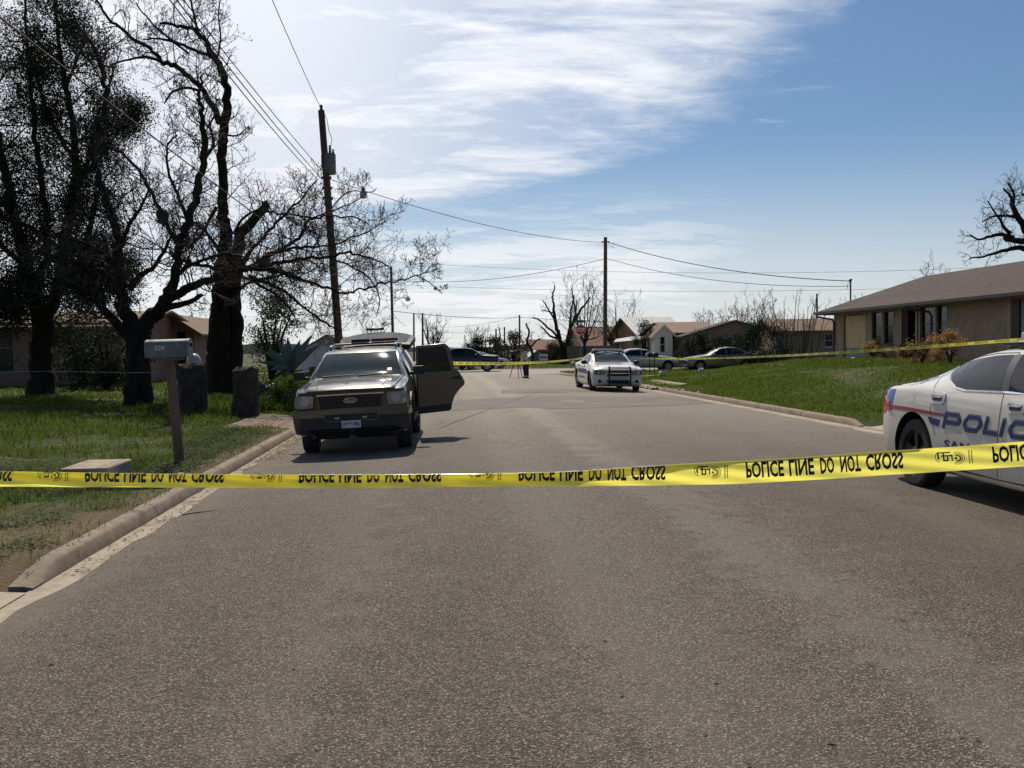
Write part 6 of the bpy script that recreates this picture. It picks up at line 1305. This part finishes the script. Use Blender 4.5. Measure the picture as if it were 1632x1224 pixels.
# small junk heap beside the agave
o = MB(); x, y, z = onland(497, 31.5)
for k in range(7): o.box((rng.randn()*.28, rng.randn()*.2, .12+.16*k), (.35+.3*rng.rand(), .3, .16), rng.rand()*3, rx=rng.randn()*.1)
tag(o.build('scrap_pile', mat('scrap_dark', (.05, .05, .052), .6, col2=(.14, .14, .13), ns=4), None, (x, y, z), bevel=.02), 'dark pile of scrap between the agave planter and the SUV', 'scrap pile')
gp = D(309, 573, 33.5); R = thing('pale_dome', 'pale dome on a small grey box behind the stone pillar and mailbox', 'yard object', (gp[0], 33.5, gz(gp[0], 33.5))); z0_ = gz(gp[0], 33.5)
MB().ell((0, 0, gp[2]-z0_-.12), (.26, .26, .34), 18, 10).build('dome', mat('dome_white', (.55, .52, .50), .5), R); MB().box((.12, 0, (gp[2]-z0_-.5)), (.34, .3, .34)).build('box', STEEL, R, bevel=.02); MB().tube([(0, 0, 0), (0, 0, gp[2]-z0_-.5)], .12, 10).build('stand', BLK, R)
# ------------------------------------------------------------------ person with a video camera
def skin(name, joints, edges, m, parent, sub=2):
    bm = bmesh.new(); lay = bm.verts.layers.skin.verify(); V = []
    for (p, r) in joints:
        v = bm.verts.new(p); v[lay].radius = (r if isinstance(r, tuple) else (r, r)); V.append(v)
    for a, b_ in edges: bm.edges.new((V[a], V[b_]))
    V[0][lay].use_root = True; me = bpy.data.meshes.new(name); bm.to_mesh(me); bm.free(); o = bpy.data.objects.new(name, me); COL.objects.link(o)
    s = o.modifiers.new('s', 'SKIN'); s.use_smooth_shade = True; u = o.modifiers.new('u', 'SUBSURF'); u.levels = sub; u.render_levels = sub
    dg = bpy.context.evaluated_depsgraph_get(); dg.update(); me2 = bpy.data.meshes.new_from_object(o.evaluated_get(dg)); bpy.data.objects.remove(o)
    me2.materials.clear(); me2.materials.append(m); me2.shade_smooth(); o = bpy.data.objects.new(name, me2); COL.objects.link(o); o.parent = parent; return o
def person():
    p = D(838, 602, 51.5); x = float(p[0]); R = thing('person', 'person in a light shirt and dark trousers bent to a video camera', 'person', (x, 51.5, gz(x, 51.5)), rad(-28)); SK = mat('skin', (.33, .19, .13), .5); SH = mat('shirt_cream', (.62, .55, .34), .85, col2=(.56, .49, .30), ns=10); TR = mat('trousers_dark', (.028, .028, .034), .85); HA = mat('hair_dark', (.012, .010, .009), .6)
    # faces -X (left) towards the camera on the tripod, slightly stooped
    J = [((0, 0, .92), .13), ((-.01, 0, 1.10), .125), ((-.05, 0, 1.30), .14), ((-.09, 0, 1.42), .07), ((-.14, 0, 1.49), .052), ((-.17, 0, 1.57), .082), ((-.19, 0, 1.66), .085),
         ((.0, -.10, .86), .085), ((-.02, -.12, .50), .06), ((.03, -.12, .10), .042), ((-.10, -.12, .045), .035), ((.03, .10, .86), .085), ((.02, .12, .50), .06), ((.07, .12, .10), .042), ((-.06, .12, .045), .035),
         ((-.07, -.19, 1.36), .055), ((-.12, -.24, 1.12), .043), ((-.34, -.15, 1.22), .034), ((-.42, -.12, 1.26), .026), ((-.07, .19, 1.36), .055), ((-.14, .24, 1.12), .043), ((-.34, .12, 1.28), .034), ((-.42, .10, 1.33), .026)]
    E_ = [(0, 1), (1, 2), (2, 3), (3, 4), (4, 5), (5, 6), (0, 7), (7, 8), (8, 9), (9, 10), (0, 11), (11, 12), (12, 13), (13, 14), (2, 15), (15, 16), (16, 17), (17, 18), (2, 19), (19, 20), (20, 21), (21, 22)]
    for hb, base, sy in ((18, np.array([-.42, -.12, 1.26]), -1), (22, np.array([-.42, .10, 1.33]), 1)):
        for k in range(4):
            a = len(J); o_ = (k-1.5)*.02; J += [(tuple(base+[-.045, o_, .01]), .0095), (tuple(base+[-.085-.006*(k in (1, 2)), o_*1.1, .0]), .0088), (tuple(base+[-.105, o_*1.1, -.025]), .008)]; E_ += [(hb, a), (a, a+1), (a+1, a+2)]
        a = len(J); J += [(tuple(base+[-.02, -sy*.035, -.015]), .011), (tuple(base+[-.06, -sy*.045, -.03]), .009)]; E_ += [(hb, a), (a, a+1)]
    body = skin('body', J, E_, SK, R)
    S = [((-.01, 0, .98), .15), ((-.02, 0, 1.12), .15), ((-.05, 0, 1.30), .165), ((-.085, 0, 1.40), .085), ((-.07, -.19, 1.36), .075), ((-.12, -.24, 1.13), .058), ((-.20, -.21, 1.16), .052), ((-.07, .19, 1.36), .075), ((-.14, .24, 1.13), .058), ((-.22, .20, 1.17), .052), ((0, 0, .88), .155)]
    skin('shirt', S, [(0, 1), (1, 2), (2, 3), (2, 4), (4, 5), (5, 6), (2, 7), (7, 8), (8, 9), (0, 10)], SH, R)
    Tt = [((0, 0, .92), .14), ((.0, -.10, .84), .105), ((-.02, -.13, .50), .098), ((.025, -.13, .09), .080), ((.03, .10, .84), .115), ((.02, .13, .50), .098), ((.065, .13, .09), .080)]
    skin('trousers', Tt, [(0, 1), (1, 2), (2, 3), (0, 4), (4, 5), (5, 6)], TR, R)
    for y, xx in ((-.12, -.03), (.12, .01)): MB().ell((xx, y, .045), (.14, .052, .05), 14, 8).build('shoe', BLK, R)
    MB().ell((-.165, 0, 1.665), (.105, .092, .10), 16, 10).build('hair', HA, R); MB().ell((-.285, 0, 1.60), (.02, .015, .022), 8, 6).build('nose', SK, R)
    for sy in (-1, 1):
        MB().ell((-.262, sy*.035, 1.635), (.012, .014, .010), 8, 6).build('eye', HA, R); MB().ell((-.17, sy*.088, 1.60), (.025, .012, .032), 8, 6).build('ear', SK, R)
    MB().ell((-.262, 0, 1.555), (.010, .025, .008), 8, 6).build('mouth', mat('lip', (.25, .10, .09), .5), R)
    C = thing('video_camera', 'dark video camera on a tripod in front of the standing person', 'video camera', (x-.46, 51.74, gz(x, 51.5)), rad(-28))
    MB().box((0, 0, 1.42), (.42, .14, .20), 0).build('camera_body', BLK, C, bevel=.02); MB().lathe([(.06, -.45), (.075, -.43), (.06, -.2)], (0, 0, 1.43), 'X', 14).build('lens', BLK, C); MB().box((.12, 0, 1.56), (.2, .05, .05)).build('top_handle', BLK, C, bevel=.01); MB().box((.27, -.05, 1.50), (.14, .06, .06)).build('viewfinder', BLK, C, bevel=.01)
    MB().lathe([(.05, 1.22), (.07, 1.27), (.05, 1.31)], (0, 0, 0), 'Z', 14).build('tripod_head', BLK, C); MB().tube([(0, 0, 1.27), (.28, -.1, 1.12)], .012, 6).build('pan_bar', BLK, C)
    for k, (dx_, dy_) in enumerate(((-.40, -.12), (.22, -.30), (.14, .42))): MB().tube([(0, 0, 1.24), (dx_*.55, dy_*.55, .62), (dx_, dy_, .02)], [.03, .024, .018], 8).build('leg', BLK if k else BLK, C)
    MB().bb(-.10, .10, -.14, -.04, .75, 1.05).build('battery_pouch', BLK, C, bevel=.02)
person()
# ------------------------------------------------------------------ police tape
LET = [None]
def tape_unit():
    """one printed repeat in unit coordinates: u along (0..1), v across; upside-down and mirrored as seen from this side"""
    bm = bmesh.new()
    def addbm(b):
        me = bpy.data.meshes.new('x'); b.to_mesh(me); b.free(); bm.from_mesh(me); bpy.data.meshes.remove(me)
    for txt, a, c in (('POLICE', 0, .225), ('LINE', .255, .40), ('DO', .435, .515), ('NOT', .55, .665), ('CROSS', .695, .905)):
        b = text_bm(txt, 1, .034, 0, 2); fit_bm(b, a*.72, c*.72, .22, .90, flipv=True); addbm(b)
    for v in np.arange(.26, .9, .06): bmesh.ops.bisect_plane(bm, geom=bm.verts[:]+bm.edges[:]+bm.faces[:], plane_co=(0, v, 0), plane_no=(0, 1, 0))
    return bm
def logo_bm():
    b = bmesh.new()
    def poly(P): b.faces.new([b.verts.new((u, v, 0)) for u, v in P])
    def arc(cx, cy, r, a0, a1, w):
        for k in range(10):
            t0, t1 = rad(a0+(a1-a0)*k/10), rad(a0+(a1-a0)*(k+1)/10); f = lambda t, q: (cx+q*math.cos(t)*.11, cy+q*math.sin(t)); poly([f(t0, r-w), f(t0, r+w), f(t1, r+w), f(t1, r-w)])
    for r, w in ((.30, .014), (.21, .02), (.13, .03)): arc(.865, .52, r, -120, 120, w)
    poly([(.858+.006*math.cos(6.283*k/10), .52+.06*math.sin(6.283*k/10)) for k in range(10)])
    for u0, u1, v0, v1 in ((.785, .835, .80, .86), (.80, .807, .45, .82), (.80, .825, .40, .47), (.818, .825, .40, .70), (.792, .845, .64, .70), (.838, .844, .40, .72), (.775, .783, .5, .86)): poly([(u0, v0), (u1, v0), (u1, v1), (u0, v1)])
    arc(.795, .62, .27, 110, 250, .014)
    for u in (.915, .927):
        for k in range(9): v = .22+k*.075; poly([(u, v), (u+.006, v), (u+.006, v+.05), (u, v+.05)])
    for q in b.verts: q.co.x = .852+(q.co.x-.852)*.86; q.co.y = .53+(q.co.y-.53)*.82
    return b
UNIT = tape_unit(); LOGO = logo_bm()
def tape(name, label, fn, L, W, period, phase, logo=True, nu=None, clip=(.0, 1.)):
    """fn(s,v) -> 3-D point, normal; s metres along, v 0..1 across"""
    nu = nu or int(L/.03); nv = 40 if logo else 6; vs = []; off = 2
    for i in range(nu+1):
        for j in range(nv+1): vs.append(fn(L*i/nu, j/nv)[0])
    V = np.array(vs); i, j = np.meshgrid(np.arange(nu), np.arange(nv), indexing='ij'); a = (i*(nv+1)+j).ravel()
    R = npmesh(name, V, np.stack([a, a+nv+1, a+nv+2, a+1], -1), TAPE, smooth=True); tag(R, label, 'police tape')
    VV = []; FF = []
    for src in ([UNIT, LOGO] if logo else [UNIT]):
        src.verts.index_update(); base = np.array([q.co[:2] for q in src.verts]); fs = [[q.index for q in f.verts] for f in src.faces]
        k = 0
        while phase+period*k < L:
            s0 = phase+period*k; k += 1
            o = len(VV)
            if s0+period < 0: continue
            pts = []; ok = True
            for u, v in base:
                s = s0+u*period
                if s < 0 or s > L: ok = False; break
                p, n = fn(s, v); pts.append(p+n*.0015)
            if not ok: continue
            VV += [tuple(map(float, q)) for q in pts]; FF += [tuple(q+o for q in f) for f in fs]
    me = bpy.data.meshes.new('lettering'); me.from_pydata(VV, [], FF); me.materials.append(INK); o = bpy.data.objects.new('lettering', me); COL.objects.link(o); o.parent = R; return R
# near tape
tp_ = [(-260, 3.25, 777, 24), (0, 3.22, 775.5, 24), (250, 3.19, 777, 21.5), (420, 3.17, 778, 21), (640, 3.14, 777.5, 21), (800, 3.12, 775, 20.5), (900, 3.10, 775, 22.5), (1000, 3.08, 774.5, 29), (1100, 3.06, 773.5, 34.5), (1216, 3.03, 770, 37.2), (1400, 2.96, 758, 38), (1632, 2.87, 743.5, 39.5), (1950, 2.74, 716, 41)]
px_ = np.linspace(-260, 1950, 140); arr = np.array(tp_, float)
def itp(k):
    v = np.interp(px_, arr[:, 0], arr[:, k]); kk = np.ones(7)/7; return np.convolve(np.pad(v, 3, 'edge'), kk, 'valid')
def depthpt(px, py, zc): d = ray(px, py)/1500.; return np.array([0, 0, CAMH])+d*zc
zc_, yb_, hv_ = itp(1), itp(2), itp(3); PB = np.array([depthpt(a, b_, c) for a, b_, c in zip(px_, yb_, zc_)]); vis = hv_*zc_/1500
# the ribbon goes on well past both sides of the view
d0, d1 = PB[0]-PB[4], PB[-1]-PB[-5]; d0 = d0/np.linalg.norm(d0); d1 = d1/np.linalg.norm(d1); ex = np.arange(1, 41)[:, None]*.075
PB = np.concatenate([(PB[0]+d0*ex)[::-1], PB, PB[-1]+d1*ex]); vis = np.concatenate([np.full(40, vis[0]), vis, np.full(40, vis[-1])]); px_ = np.concatenate([-260-np.arange(40, 0, -1)*30., px_, 1950+np.arange(1, 41)*30.])
S_ = np.concatenate([[0], np.cumsum(np.linalg.norm(np.diff(PB, axis=0), axis=1))]); TW = .0775
def near_fn(s, v):
    b = np.array([np.interp(s, S_, PB[:, k]) for k in range(3)]); b2 = np.array([np.interp(min(s+.02, S_[-1]), S_, PB[:, k]) for k in range(3)]); t = nrm(b2-b+1e-9); h = float(np.interp(s, S_, vis)); wv = v*TW
    up = np.array([0, 0, 1.]); up = nrm(up-t*(up@t)); n = np.cross(t, up); n = n if n[1] < 0 else -n
    rc = .0095; flat = h-rc; buckle = .0016*math.sin(s*17)+.0010*math.sin(s*41+1)
    if wv <= flat or h > TW*.97:
        q = wv/TW; return b+up*wv*min(1, h/TW if h > TW*.97 else 1)+n*(buckle+.0030*math.sin(q*5.2+s*5)*math.sin(s*2.3+.5)+.002*math.sin(q*11+s*23)), n
    a = (wv-flat)/rc
    if a < math.pi*.95: return b+up*(flat+rc*math.sin(a))-n*(rc*(1-math.cos(a))-buckle), n*math.cos(a)+up*math.sin(a)
    e = wv-flat-rc*math.pi*.95; aa = math.pi*.95; return b+up*(flat+rc*math.sin(aa)-e*.96)-n*(rc*(1-math.cos(aa))-buckle+e*.25), -n
s838 = float(np.interp(838, px_, S_)); s477 = float(np.interp(477, px_, S_)); per = s838-s477
s1190 = float(np.interp(1190, px_, S_)); per = (s1190-s477)/2
tape('police_tape', 'yellow POLICE LINE DO NOT CROSS tape stretched across the foreground', near_fn, S_[-1]-.03, TW, per, s477-6*per, True, 1100)
def line_fn(a, c, sag, W, tw0=0., curl=.25):
    a = np.array(a, float); c = np.array(c, float); L = np.linalg.norm(c-a); t = (c-a)/L; side = nrm(np.cross(t, [0, 0, 1]))
    if side@((a+c)/2-np.array([0, 0, CAMH])) > 0: side = -side
    def fn(s, v):
        q = s/L; p = a+(c-a)*q-np.array([0, 0, 4*sag*q*(1-q)]); an = tw0+curl*math.sin(q*7+1)+.15*math.sin(q*31); up = np.array([0, 0, 1.])*math.cos(an)+side*math.sin(an); n = side*math.cos(an)-np.array([0, 0, 1.])*math.sin(an)
        return p+up*(v-.5)*W, n
    return fn, L
a_ = D(690, 578.5, 20.2); c_ = D(962, 562.5, 69.8); fn, L = line_fn(a_, c_, .25, .085, .0, .10); tape('police_tape', 'yellow tape running from the SUV past the person to the tall pole', fn, L, .085, .78, .1, False, 500)
a_ = D(965, 563, 69.6); c_ = D(1050, 571.5, 49.6); fn, L = line_fn(a_, c_, .10, .075, 0., .3); tape('police_tape', 'short run of yellow tape behind the far police car', fn, L, .075, .78, .1, False, 160)
a_ = D(1050, 571.5, 49.55); c_ = D(1800, 527, 16.5); fn, L = line_fn(a_, c_, .16, .078, .1, .35); tape('police_tape', 'yellow tape across the right lawn in front of the brick house', fn, L, .078, .78, .2, False, 600)
